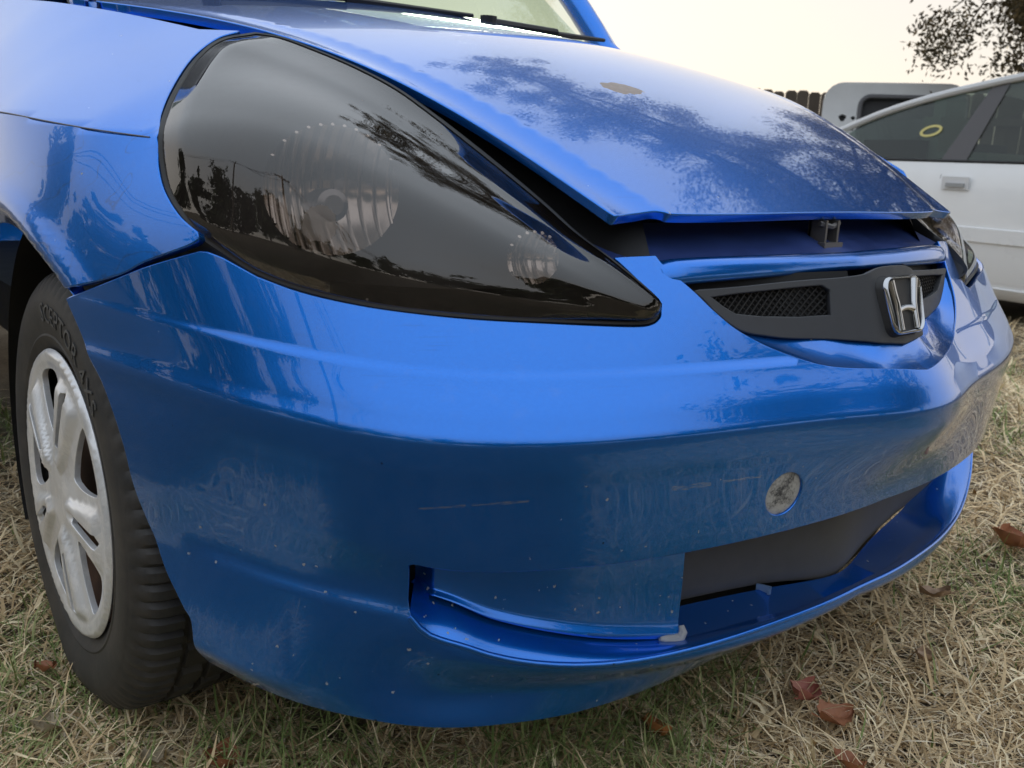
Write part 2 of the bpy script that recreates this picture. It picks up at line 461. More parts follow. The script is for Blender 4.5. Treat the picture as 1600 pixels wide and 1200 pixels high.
# plan curve of the nose at the bumper crease, arclength s from the centre towards the right side (-X)
def prow(a): return .034*np.exp(-(a/.13)**2)      # the nose is pushed forward a little at the centre
def _plan():
    a = np.linspace(0, .80, 801)
    y = .044 + .395*a*a + 11.3*np.maximum(0, a - .5)**3 - prow(a)
    yy = np.linspace(.6023, 1.8, 900)[1:]
    aa = .80 + .27*.055*(1 - np.exp(-(yy - .6023)/.055))
    X = -np.concatenate([a, aa]); Y = np.concatenate([y, yy])
    s = np.concatenate([[0], np.cumsum(np.hypot(np.diff(X), np.diff(Y)))])
    tx = np.gradient(X, s); ty = np.gradient(Y, s)
    l = np.hypot(tx, ty); tx /= l; ty /= l
    return s, X, Y, -ty * -1.0, tx * -1.0   # inward normal = (ty, -tx)
PS, PX, PY, PNX, PNY = _plan()

def plan_pt(s, off):
    return (np.interp(s, PS, PX) + off*np.interp(s, PS, PNX),
            np.interp(s, PS, PY) + off*np.interp(s, PS, PNY))

def z_crease(s):
    return .473 + .044*sstep(.45, 1.08, s)
def up_slope(s):
    return .61 - .54*sstep(.46, 1.02, s)
Z_BOT = ([0, .1, .2, .35, .43, .56, .69, .80, .90, 1.1], [.166, .162, .157, .154, .155, .164, .177, .185, .197, .21])
Z_LIP = ([0, .1, .2, .3, .45, .55, .60, .63, .68, .75, .9, 1.1], [.228, .224, .219, .219, .234, .258, .277, .298, .309, .316, .330, .335])
def bump_off(s, z):
    s = np.asarray(s, float); z = np.asarray(z, float)
    zc = z_crease(s); sl = up_slope(s)
    zb = pchip(*Z_BOT, s); zl = pchip(*Z_LIP, s)
    side = sstep(.54, .86, s)                    # 0 in the grille span, 1 on the flank
    band = 1 - sstep(.83, .95, s + .28*(z - .35))  # face inset fades out near the wheel arch
    fade = .35 + .65*band
    zlo = zl + .010; zhi = zc - .045
    keys_z = [zb - .03, zb, zb + .032, zl - .008, zlo, zlo + .5*(zhi - zlo), zhi, zc - .020, zc, zc + .018, zc + .06]
    ob = pchip([0, .2, .45, .62, .8, 1.1], [.112, .088, .052, .042, .034, .034], s)
    keys_o = [ob + .03, ob, .050 - .034*side, .030 - .0085*side, .0335 - .0090*side*(2 - fade), .017*fade, .0060*fade, .0016 + 0*s, .0 + 0*s, .0020 + sl*.010, sl*.06]
    Z = np.stack(np.broadcast_arrays(*keys_z)); O = np.stack(np.broadcast_arrays(*keys_o))
    Z = np.maximum.accumulate(Z + np.arange(len(Z)).reshape((-1,) + (1,)*s.ndim)*1e-4, 0)
    # vectorised cubic (Catmull style, limited) along the keys
    h = np.diff(Z, axis=0); d = np.diff(O, axis=0)/h
    m = np.zeros_like(O); m[0] = d[0]; m[-1] = sl
    dd = d[:-1]*d[1:]
    w1 = 2*h[1:] + h[:-1]; w2 = h[1:] + 2*h[:-1]
    with np.errstate(divide='ignore', invalid='ignore'):
        mm = (w1 + w2)/(w1/d[:-1] + w2/d[1:])
    m[1:-1] = np.where(dd > 0, mm, 0)
    k = np.clip((z[None] >= Z).sum(0) - 1, 0, len(Z) - 2)
    def g(A): return np.take_along_axis(A, k[None], 0)[0]
    hk = g(h); t = np.clip((z - g(Z))/hk, 0, 1)
    O1 = np.take_along_axis(O, k[None] + 1, 0)[0]; m1 = np.take_along_axis(m, k[None] + 1, 0)[0]
    r = (2*t**3 - 3*t**2 + 1)*g(O) + (t**3 - 2*t**2 + t)*hk*g(m) + (3*t**2 - 2*t**3)*O1 + (t**3 - t**2)*hk*m1
    dz = np.maximum(0, z - (zc + .06))
    return r + sl*dz + .9*sl*dz*dz + prow(s)*(1 - sstep(.36, .455, z))
def bump_pt(s, z):
    x, y = plan_pt(s, bump_off(s, z))
    return np.stack([x, y, z], -1)

# right front wing: X as a function of (Y, Z)
def fender_keys(y):
    zc = pchip([.40, .48, .60, .77, 1.0, 1.6], [.732, .737, .747, .760, .768, .775], y)
    xl = np.interp(y, PY, -PX)
    xc = pchip([.36, .48, .58, .77, 1.0, 1.6], [.660, .712, .757, .790, .800, .800], y)
    zt = pchip([.30, .40, .50, .60, .72, .85, 1.0, 1.6], [.742, .776, .820, .853, .879, .902, .922, .975], y)
    xt = pchip([.30, .40, .50, .60, .72, .85, 1.0, 1.6], [.400, .440, .485, .527, .578, .632, .672, .74], y)
    return zc, xl, xc, zt, xt
def fender_pt(y, z):
    y = np.asarray(y, float); z = np.asarray(z, float)
    zc, xl, xc, zt, xt = fender_keys(y)
    t = (z - .55)/(zc - .55)
    # a gently bowed side below the crease
    low = xl + (xc - xl)*np.clip(t, -1, 1.2)**2*.75 + (xc - xl)*.25*t
    u = np.clip((z - zc)/(zt - zc), 0, 1.6)
    up = xc - (xc - xt)*(.55*u + .45*u*u)
    x = np.where(z < zc, low, up)
    # rolled flange round the wheel opening
    r = np.hypot(y - .772, z - .287)
    q = np.clip(.372 - r, 0, .06)
    x = x - q*q/(q + .010)*.95 + .006*np.exp(-((r - .380)/.018)**2)
    return np.stack([-x, y, z], -1)

# bonnet: Z as a function of (X, Y)
HE_Y = [.16, .204, .254, .295, .337, .381, .425, .469, .514, .564, .605, .656, .72, .80, .86, .95, 1.05]
HE_Z = [.655, .681, .708, .729, .748, .769, .789, .809, .827, .846, .859, .872, .884, .896, .906, .919, .934]
HE_P = np.polyfit(HE_Y, HE_Z, 4)
def hood_edge_x(y):
    return .352 + (.622 - .352)*(y - .204)/(.856 - .204) - .026*np.sin(np.pi*np.clip((y - .204)/(.856 - .204), 0, 1))
def hood_ridge_in(y): return pchip([.15, .20, .30, .45, .65, 1.0], [.075, .066, .050, .046, .055, .07], y)
def hood_pt(x, y):
    x = np.asarray(x, float); y = np.asarray(y, float)
    a = np.abs(x)
    xe = hood_edge_x(y); xr = xe - hood_ridge_in(y)
    ze = np.polyval(HE_P, y)
    zr = ze + pchip([.15, .22, .32, .5, .7, 1.0], [.006, .008, .010, .007, .005, .005], y)
    dome = pchip([.15, .25, .45, .7, 1.0], [.006, .010, .016, .029, .048], y)
    inner = zr + dome*(1 - (a/xr)**2)
    t = np.clip((a - xr)/(xe - xr), 0, 1.3)
    outer = zr + (ze - zr)*(.35*t + .65*t*t) - .004*np.sin(np.pi*np.clip(t, 0, 1))
    w = sstep(-.006, .006, a - xr)
    return np.stack([x, y, inner*(1 - w) + outer*w], -1)

# ---- outline tables in metres, each in its own surface's coordinates ----
T = {
  'BUMP_TOP': [[1.0463, 0.5713], [0.9786, 0.5946], [0.9267, 0.6139], [0.877, 0.6297], [0.8616, 0.6343], [0.8541, 0.6342], [0.837, 0.6299], [0.7985, 0.615], [0.7521, 0.6035], [0.6938, 0.5947], [0.6317, 0.5885], [0.551, 0.582], [0.4545, 0.5758], [0.3893, 0.5725], [0.3674, 0.5736], [0.355, 0.5785], [0.3498, 0.5854], [0.3508, 0.5973], [0.3622, 0.61], [0.3758, 0.624], [0.3893, 0.6366], [0.3384, 0.6382], [0.3332, 0.6308], [0.3167, 0.616], [0.3003, 0.6016], [0.2838, 0.5847], [0.2613, 0.5662], [0.2295, 0.5495], [0.1957, 0.5367], [0.1616, 0.527], [0.1242, 0.5222], [0.0596, 0.5187], [0.0, 0.5164], [0.0, 0.515]],
  'BUMP_ARCH': [[0.8876, 0.2471], [0.9012, 0.2645], [0.9325, 0.302], [0.9535, 0.3564], [0.9628, 0.4278], [0.985, 0.4853], [1.0183, 0.5335]],
  'BUMP_LIP': [[0.0814, 0.2317], [0.1905, 0.2194], [0.2849, 0.2143], [0.3706, 0.22], [0.4471, 0.232], [0.5196, 0.2477], [0.5754, 0.2644], [0.6069, 0.278], [0.6228, 0.2892], [0.6317, 0.2988], [0.6356, 0.3125]],
  'BUMP_OPEN': [[0.6395, 0.3539], [0.6356, 0.3565], [0.5927, 0.3582], [0.5282, 0.3533], [0.4619, 0.3461], [0.3519, 0.3376], [0.3106, 0.3408], [0.2234, 0.3425], [0.1252, 0.3513], [0.015, 0.3546]],
  'COVER': [[0.2121, 0.3931]],
  'FEND_LOW': [[0.6514, 0.5603], [0.4954, 0.6006], [0.4466, 0.6221], [0.4003, 0.6405], [0.3864, 0.6498]],
  'FEND_HL': [[0.4167, 0.6646], [0.4456, 0.6867], [0.4645, 0.7099], [0.4806, 0.7369], [0.516, 0.7592], [0.5634, 0.7907], [0.6182, 0.8266], [0.6502, 0.8535], [0.6535, 0.8656]],
  'FEND_ARCH': [[0.657, 0.5603], [0.7367, 0.5854], [0.8211, 0.6], [0.864, 0.6085]],
  'LENS_LOW': [[-0.6972, 0.3924, 0.644], [-0.6901, 0.38, 0.6372], [-0.6696, 0.3461, 0.619], [-0.642, 0.3096, 0.6068], [-0.6049, 0.2721, 0.5975], [-0.5632, 0.2428, 0.5913], [-0.5024, 0.2168, 0.5848], [-0.4162, 0.1858, 0.5786], [-0.3578, 0.1648, 0.5754], [-0.3384, 0.1599, 0.5765], [-0.3291, 0.1603, 0.5809], [-0.3234, 0.1624, 0.5861]],
  'LENS_REAR': [[-0.7024, 0.3837, 0.6483], [-0.7097, 0.4137, 0.6648], [-0.7135, 0.4425, 0.6868], [-0.7119, 0.4614, 0.71], [-0.7068, 0.4778, 0.737], [-0.6889, 0.514, 0.7593], [-0.6593, 0.5585, 0.7894], [-0.6177, 0.611, 0.8242], [-0.576, 0.6427, 0.8509], [-0.548, 0.6454, 0.8619]],
  'LENS_UP': [[-0.5281, 0.6524, 0.8643], [-0.5116, 0.6177, 0.8586], [-0.4883, 0.5661, 0.842], [-0.4668, 0.5148, 0.8232], [-0.447, 0.464, 0.8008], [-0.4288, 0.4135, 0.7717], [-0.4147, 0.372, 0.7462], [-0.3992, 0.323, 0.7158], [-0.3847, 0.2751, 0.6853], [-0.3733, 0.2363, 0.6587], [-0.3593, 0.1927, 0.6335], [-0.3456, 0.1595, 0.61], [-0.3408, 0.148, 0.5966]],
  'GR_UP': [[-0.271, 0.6039], [-0.216, 0.6054], [-0.1557, 0.6085], [-0.0947, 0.612], [-0.0615, 0.6164], [-0.0312, 0.6245], [0.002, 0.6262]],
  'GR_LOW': [[-0.2615, 0.5964], [-0.2451, 0.5802], [-0.2175, 0.5625], [-0.1827, 0.5554], [-0.1475, 0.551], [-0.0783, 0.5475], [-0.0451, 0.545], [-0.0202, 0.5417]],
  'GR_MESH': [[-0.2542, 0.5981], [-0.217, 0.6008], [-0.1567, 0.6037], [-0.0989, 0.6071], [-0.091, 0.6017], [-0.0943, 0.5724], [-0.1343, 0.571], [-0.1876, 0.5737], [-0.222, 0.5779], [-0.2377, 0.5864]],
  'GR_RIGHT': [[0.0374, 0.6194], [0.2659, 0.619], [0.2774, 0.5931], [0.2495, 0.5684], [0.1869, 0.5514], [0.0182, 0.5521]],
  'HOOD_PATCH': [[-0.0732, 0.5285], [-0.022, 0.5148], [-0.0266, 0.4753], [-0.0729, 0.4958]],
  'HOOD_FRONT': [[-0.3492, 0.2071], [-0.3235, 0.2097], [-0.2945, 0.2055], [-0.2813, 0.1993], [-0.2697, 0.1952], [-0.2091, 0.1894], [-0.1219, 0.1855], [0.0094, 0.1859], [0.1781, 0.195]],
  'FILL_BASE': [[-0.5377, 0.2274, 0.2994], [-0.4954, 0.2075, 0.2762], [-0.4361, 0.1847, 0.2534], [-0.3714, 0.1631, 0.2336], [-0.3124, 0.1464, 0.2207], [-0.2915, 0.1412, 0.2171]],
  'FILL_EDGE': [[-0.2937, 0.1417, 0.311], [-0.2923, 0.1414, 0.2432]],
  'BEAM': [[-0.2501, 0.1706, 0.2863], [-0.254, 0.1715, 0.2347], [-0.203, 0.1616, 0.2364], [-0.0954, 0.1479, 0.233], [0.0429, 0.1448, 0.2309], [0.2626, 0.1734, 0.2249]],
  'WIND': [[-0.1875, 1.0, 0.9797], [0.0258, 1.0, 0.9798], [0.2793, 1.0, 0.9715], [0.3889, 1.0, 0.9682], [0.2996, 1.15, 1.0568]],
}

LENS_BULGE = .15
SCRAPES = [((-0.5855, 0.1979, 0.4170), (-0.5522, 0.1751, 0.4205), 0.0016), ((-0.5444, 0.1708, 0.4208), (-0.4974, 0.1495, 0.4215), 0.0020), ((-0.3500, 0.0999, 0.4191), (-0.3082, 0.0889, 0.4196), 0.0034), ((-0.2913, 0.0847, 0.4203), (-0.2423, 0.0738, 0.4196), 0.0015)]
WC0 = (5.296, 2.145, -.2); WC_RZ = 1.4312
TG0 = (7.268, 4.199, -.2); TG_RZ = -0.9818
FENCE_A = (3.68, 16.44); FENCE_B = (13.73, 1.05)
LEAVES = [(-0.817, 0.683, 4, 0.045, 1.20, 0.25, 0.25, 'pale curled leaf on the grass left of the tyre'),
  (-0.727, 0.553, 4, 0.032, 0.30, 0.10, 0.20, 'small pale leaf lying below the tyre'),
  (-0.788, 0.815, 1, 0.035, 2.00, 0.30, 0.30, 'small rust leaf beside the left edge of the tyre'),
  (-0.665, 0.499, 1, 0.050, 0.90, 0.20, 0.30, 'narrow rust leaf on the grass under the bumper corner'),
  (-0.203, 0.221, 3, 0.050, 1.10, 0.50, 0.35, 'orange leaf standing in the grass under the bumper lip'),
  (0.016, 0.144, 2, 0.050, 0.20, 0.15, 0.40, 'crumpled dark red leaf right of the green tuft'),
  (0.009, 0.091, 1, 0.055, -0.30, 0.10, 0.20, 'flat rust leaf just below the red one'),
  (0.832, 0.217, 1, 0.100, 0.60, 0.25, 0.35, 'large rust brown leaf at the right edge of the picture'),
  (-0.065, 0.027, 1, 0.045, 1.40, 0.20, 0.30, 'small brown leaf cut by the lower edge'),
  (0.473, 0.189, 0, 0.050, 2.20, 0.20, 0.30, 'tan leaf in the dry grass right of the bumper lip'),
  (-0.717, 0.888, 4, 0.035, 0.50, 0.20, 0.30, 'tan leaf on the grass at far left behind the tyre'),
  (0.283, 0.335, 0, 0.040, 1.90, 0.20, 0.30, 'tan leaf under the right part of the bumper'),
  (0.239, 0.091, 0, 0.035, 0.40, 0.20, 0.30, 'small tan leaf in the straw at lower right')]
_OAK = lambda: ((9.37, 1.00, 0), 6.4, .28, None, [(-1.60, 2.13, 2.29, 0.62), (-1.77, 2.52, 2.53, 0.60), (-1.56, 2.04, 2.51, 0.80), (-1.73, 2.43, 2.72, 0.75), (-1.92, 2.82, 2.96, 0.65), (-1.44, 1.71, 2.41, 0.80), (-1.69, 2.33, 3.28, 0.80), (-2.90, 6.58, 7.08, 0.60), (-2.49, 6.18, 7.34, 0.70), (-1.97, 5.61, 7.60, 0.80), (-1.90, 4.71, 7.55, 1.00), (-1.49, 4.10, 7.04, 1.00), (-1.57, 3.23, 6.74, 1.00), (-1.26, 2.61, 6.27, 1.10), (-1.00, 1.96, 6.05, 1.10), (-0.79, 1.30, 6.05, 1.10), (-0.62, 0.62, 5.83, 1.20), (-0.89, 1.63, 4.37, 0.90), (-1.47, 1.79, 3.19, 0.75), (-1.18, 0.84, 3.46, 1.00), (-0.50, -0.07, 4.77, 1.20), (-1.19, 2.45, 4.77, 0.60), (-0.42, -0.76, 6.50, 1.30)], .028, 210000, OAKL, 'oak_tree', 'overhanging oak crown at the upper right corner, mirrored in the bonnet', 1.0, 5)
_TREELINE = lambda: [((9.92, -19.43, 0), 5.74, .18, None, [(-0.57, 0.46, 5.75, 1.06), (-2.14, 1.48, 3.64, 1.21), (2.18, -0.13, 6.96, 1.43), (0.61, -1.54, 5.80, 1.78), (0.10, 1.06, 6.01, 1.06), (1.14, 0.40, 3.88, 1.03), (1.61, -0.12, 6.28, 1.79), (0.94, 1.85, 4.42, 1.72), (-0.24, 1.92, 7.20, 1.09), (-1.60, -1.25, 7.70, 1.39), (0.56, -0.88, 5.07, 1.35), (-0.66, 0.37, 5.51, 1.81), (0.80, 1.89, 7.07, 1.89)], .28, 7000, DARKL, 'treeline_tree', 'dark tree in the row behind the photographer, mirrored in the paint', 1.0, 20, False),
  ((5.96, -24.85, 0), 4.52, .18, None, [(1.59, 2.04, 5.79, 1.51), (0.94, -1.27, 5.46, 1.52), (-0.95, -1.92, 5.56, 1.89), (-1.81, 1.32, 3.55, 1.14), (-0.91, 1.18, 5.64, 1.04), (0.50, -2.00, 4.94, 1.30), (1.68, 2.11, 3.98, 1.90), (-0.84, -1.86, 4.41, 1.03), (-1.33, -0.41, 4.46, 1.14), (-2.01, 1.62, 3.11, 1.86), (1.75, -0.54, 3.78, 1.47), (0.63, 0.42, 4.22, 1.56), (1.94, 0.03, 3.65, 1.65)], .28, 7000, DARKL, 'treeline_tree', 'dark tree in the row behind the photographer, mirrored in the paint', 1.0, 21, False),
  ((-0.26, -22.35, 0), 4.96, .18, None, [(2.10, 0.09, 4.58, 1.01), (-0.37, 0.35, 1.96, 1.55), (0.58, -1.94, 4.98, 1.42), (0.79, -0.65, 5.37, 1.66), (-2.10, -1.93, 5.22, 1.87), (-1.10, -0.19, 4.80, 1.29), (-0.60, -0.82, 3.69, 1.54), (-0.88, -0.54, 5.69, 1.02), (0.30, 1.03, 3.40, 1.20), (1.34, -1.15, 2.79, 1.39), (0.87, -1.75, 3.46, 1.30), (1.47, -0.27, 6.11, 1.15), (-0.72, 0.66, 6.25, 1.41)], .28, 7000, DARKL, 'treeline_tree', 'dark tree in the row behind the photographer, mirrored in the paint', 1.0, 22, False),
  ((-5.56, -21.78, 0), 4.39, .18, None, [(0.13, -1.36, 5.18, 1.75), (-1.39, -0.97, 5.19, 1.58), (1.35, -0.68, 2.21, 1.26), (1.29, -1.01, 3.16, 1.38), (-0.35, -0.40, 5.68, 1.14), (-2.18, 1.95, 5.51, 1.89), (-0.29, 1.98, 5.71, 1.20), (1.08, 1.48, 4.55, 1.47), (-0.93, -0.70, 2.64, 1.06), (0.39, -0.94, 5.20, 1.04), (1.78, 0.85, 5.70, 1.81), (1.76, 0.34, 1.70, 1.67), (-1.44, -0.88, 4.55, 1.47)], .28, 7000, DARKL, 'treeline_tree', 'dark tree in the row behind the photographer, mirrored in the paint', 1.0, 23, False),
  ((-11.25, -21.41, 0), 7.00, .18, None, [(0.49, -0.70, 4.40, 1.78), (-0.10, 1.24, 5.09, 1.18), (0.15, 1.39, 3.83, 1.71), (1.86, 1.35, 8.40, 1.01), (0.57, 1.60, 2.98, 1.24), (-1.02, 0.12, 5.59, 1.43), (1.22, -2.19, 3.01, 1.11), (-1.65, -1.90, 9.45, 1.77), (-1.82, 0.01, 4.84, 1.28), (-0.65, 0.65, 6.74, 1.32), (-1.36, -0.75, 3.49, 1.50), (0.95, -0.53, 3.19, 1.16), (-0.56, 0.46, 8.11, 1.34)], .28, 7000, DARKL, 'treeline_tree', 'dark tree in the row behind the photographer, mirrored in the paint', 1.0, 24, False),
  ((-18.00, -20.69, 0), 5.99, .18, None, [(-0.30, -0.56, 5.22, 1.63), (-0.35, 0.85, 5.01, 1.22), (0.16, 0.86, 2.68, 1.38), (-0.33, 1.67, 7.86, 1.34), (1.75, 1.28, 3.82, 1.42), (-1.66, 1.38, 6.22, 1.80), (1.29, 0.74, 6.65, 1.51), (-1.75, 0.39, 2.28, 1.13), (1.21, -2.01, 2.80, 1.09), (1.67, -1.41, 2.39, 1.76), (-1.67, 1.51, 6.28, 1.75), (1.99, 0.35, 7.03, 1.03), (1.18, 0.05, 6.53, 1.10)], .28, 7000, DARKL, 'treeline_tree', 'dark tree in the row behind the photographer, mirrored in the paint', 1.0, 25, False),
  ((-22.06, -15.74, 0), 6.99, .18, None, [(-1.93, -0.77, 6.56, 1.75), (-1.13, -1.41, 4.37, 1.55), (1.12, -0.47, 5.19, 1.36), (-0.66, -0.36, 3.20, 1.45), (2.08, -0.38, 7.85, 1.14), (0.84, 1.13, 7.33, 1.47), (-0.07, 0.63, 8.89, 1.13), (-1.78, 1.09, 9.03, 1.47), (-0.25, 0.96, 3.92, 1.24), (-1.32, 0.38, 4.82, 1.21), (0.84, 2.00, 4.69, 1.63), (-0.38, 1.56, 6.71, 1.24), (-1.24, -2.10, 5.97, 1.34)], .28, 7000, DARKL, 'treeline_tree', 'dark tree in the row behind the photographer, mirrored in the paint', 1.0, 26, False),
  ((-20.85, -8.47, 0), 5.15, .18, None, [(-0.78, 1.21, 2.67, 1.89), (-0.09, 0.44, 4.34, 1.75), (1.42, 0.25, 4.41, 1.65), (1.57, -0.44, 5.71, 1.86), (-0.14, -1.19, 3.14, 1.65), (0.77, 2.02, 6.33, 1.22), (-1.37, -1.06, 2.90, 1.63), (1.58, 1.76, 3.25, 1.78), (-0.82, -0.34, 5.69, 1.08), (-1.79, 1.47, 3.44, 1.32), (0.35, 0.77, 1.97, 1.30), (-0.28, -0.06, 3.02, 1.53), (2.00, -0.48, 4.74, 1.11)], .28, 7000, DARKL, 'treeline_tree', 'dark tree in the row behind the photographer, mirrored in the paint', 1.0, 27, False),
  ((-23.01, -3.55, 0), 6.13, .18, None, [(-1.70, 1.70, 7.87, 1.09), (1.94, -0.55, 7.03, 1.68), (-0.90, 0.77, 6.31, 1.73), (-1.03, 1.12, 8.19, 1.61), (0.16, -1.70, 5.33, 1.32), (0.96, 0.79, 5.77, 1.16), (0.64, 0.58, 3.40, 1.80), (0.68, -1.66, 8.01, 1.13), (-0.74, 0.97, 5.96, 1.50), (0.65, -0.19, 4.21, 1.16), (-1.90, 0.95, 6.92, 1.49), (1.05, -0.62, 3.93, 1.35), (1.64, -2.01, 5.39, 1.22)], .28, 7000, DARKL, 'treeline_tree', 'dark tree in the row behind the photographer, mirrored in the paint', 1.0, 28, False),
  ((-27.04, 2.27, 0), 5.13, .18, None, [(-0.74, -0.43, 4.70, 1.69), (-0.65, 1.53, 2.50, 1.24), (-1.76, -1.70, 5.92, 1.65), (-1.39, -1.37, 4.06, 1.67), (1.39, 1.09, 4.96, 1.13), (-0.45, -1.35, 4.63, 1.51), (-1.31, -1.10, 5.94, 1.03), (1.33, 1.72, 6.80, 1.34), (0.23, 0.37, 5.18, 1.88), (0.82, -0.88, 6.34, 1.44), (0.45, 1.00, 1.94, 1.69), (0.71, -0.04, 4.61, 1.41), (-1.35, 0.13, 2.12, 1.45)], .28, 7000, DARKL, 'treeline_tree', 'dark tree in the row behind the photographer, mirrored in the paint', 1.0, 29, False),
  ((-24.68, 8.15, 0), 5.42, .18, None, [(0.29, 2.02, 6.87, 1.12), (1.29, 0.54, 2.31, 1.32), (-1.17, -1.86, 4.95, 1.84), (-0.78, 1.63, 5.80, 1.12), (1.58, 0.44, 7.06, 1.64), (1.05, -0.69, 6.41, 1.84), (1.59, -0.28, 6.14, 1.44), (-1.72, -2.01, 2.46, 1.18), (-1.49, -0.01, 5.82, 1.48), (-0.34, 0.66, 3.68, 1.42), (1.13, -0.43, 3.01, 1.81), (0.97, -0.59, 4.04, 1.48), (0.42, -1.22, 2.05, 1.19)], .28, 7000, DARKL, 'treeline_tree', 'dark tree in the row behind the photographer, mirrored in the paint', 1.0, 30, False),
  ((-22.80, 14.23, 0), 4.46, .18, None, [(-0.18, -1.34, 2.61, 1.15), (-0.42, -1.46, 1.79, 1.10), (-1.46, -0.04, 1.94, 1.02), (-0.23, -0.41, 4.81, 1.05), (-0.43, -0.45, 1.79, 1.87), (-1.24, -1.79, 3.79, 1.15), (0.54, -0.68, 2.22, 1.05), (1.00, -0.99, 5.19, 1.42), (1.90, -0.88, 2.79, 1.24), (1.38, 0.57, 3.21, 1.08), (0.80, 2.06, 4.31, 1.00), (-2.07, -1.80, 2.43, 1.03), (-1.96, 0.68, 5.69, 1.18)], .28, 7000, DARKL, 'treeline_tree', 'dark tree in the row behind the photographer, mirrored in the paint', 1.0, 31, False),
  ((-19.62, 20.19, 0), 5.53, .18, None, [(1.34, 1.84, 7.27, 1.03), (-0.86, 0.47, 7.30, 1.08), (-0.91, 1.54, 2.71, 1.35), (-0.73, 0.79, 7.20, 1.16), (1.06, 1.03, 6.69, 1.50), (1.86, -0.60, 4.36, 1.21), (1.23, -0.09, 3.56, 1.15), (0.97, 0.47, 6.00, 1.35), (-0.06, -1.52, 6.00, 1.02), (-0.15, 1.14, 5.82, 1.09), (-1.16, 1.51, 5.62, 1.79), (1.64, -0.22, 7.03, 1.66), (-0.73, -0.57, 2.47, 1.36)], .28, 7000, DARKL, 'treeline_tree', 'dark tree in the row behind the photographer, mirrored in the paint', 1.0, 32, False),
  ((7.15, -7.82, 0), 4.5, .25, None, [(1.82, -1.58, 5.78, 0.94), (-1.68, 0.60, 4.46, 0.92), (-1.39, 0.58, 5.84, 0.90), (-1.08, 1.87, 4.38, 1.12), (-0.32, 1.12, 5.92, 1.22), (0.14, -1.25, 4.21, 0.93), (1.30, -1.55, 3.60, 1.29), (-1.20, 1.57, 3.84, 1.09), (-1.11, 1.32, 5.96, 1.16), (1.05, 1.49, 4.88, 1.14), (-0.22, -1.56, 6.84, 1.14), (1.26, -1.18, 5.66, 1.09), (0.91, -1.69, 4.88, 1.09), (-1.71, 0.21, 6.44, 1.07)], .10, 16000, DARKL, 'broad_tree', 'broad dark tree behind the photographer, mirrored in the right end of the bumper', 1.0, 77, False)]
POLES = [(-21.10, 21.83, -5.55, 'tall wooden utility pole behind the photographer, mirrored in the headlight'), (-15.52, 3.42, -4.97, 'tall wooden utility pole behind the photographer, mirrored in the headlight'), (-12.44, -4.17, -4.40, 'tall wooden utility pole behind the photographer, mirrored in the headlight'), (-9.48, -18.59, -3.58, 'tall wooden utility pole behind the photographer, mirrored in the headlight')]

# ------------------------------------------------------------------ the blue car
car = empty('blue_car')
tag(car, 'blue compact hatchback with smoked headlight, misaligned bonnet and scuffed front bumper', 'car')

def zpath(zfun, s): return np.stack([s, zfun(s)], 1)
# --- front bumper skin
sb = np.linspace(0, .885, 60)
bottom = np.stack([sb, pchip(*Z_BOT, sb)], 1)
arch = smooth_open(np.array([bottom[-1]] + T['BUMP_ARCH'] + [T['BUMP_TOP'][0]]), 5)[1:-1]
top1 = smooth_open(T['BUMP_TOP'][:4], 4); pk = np.array(T['BUMP_TOP'][4:7])
top2 = smooth_open(T['BUMP_TOP'][7:21], 5); top3 = smooth_open([p for p in T['BUMP_TOP'][21:] if p[0] > .012] + [[0, T['BUMP_TOP'][-1][1] - .001]], 5)
def even_fit(pts, smax, deg=(0, 2, 4, 6)):
    P = np.array([p for p in pts if p[0] <= smax]); A = np.stack([P[:, 0]**d for d in deg], 1); k = np.linalg.lstsq(A, P[:, 1], rcond=None)[0]
    return lambda s: sum(c*np.asarray(s)**d for c, d in zip(k, deg))
lf = even_fit(T['BUMP_LIP'], .59, (0, 2, 4)); of = even_fit(T['BUMP_OPEN'], .64, (0, 2, 4))
s_o = np.linspace(0, .628, 30); opn = np.stack([s_o, of(s_o)], 1)
s_l = np.linspace(0, .57, 24)
lip = np.vstack([np.stack([s_l, lf(s_l)], 1), smooth_open([[.555, float(lf(.555))], [.57, float(lf(.57))]] + T['BUMP_LIP'][7:], 6)[7:]])
outline = np.vstack([bottom, arch, top1, pk, top2, top3, opn, [(.634, float(of(.634)) - .003)], lip[::-1]])
cs, cz = T['COVER'][0]
th = np.linspace(0, 2*np.pi, 40, endpoint=False)
cover_loop = np.stack([cs + .0265*np.cos(th), cz + .0265*np.sin(th)], 1)

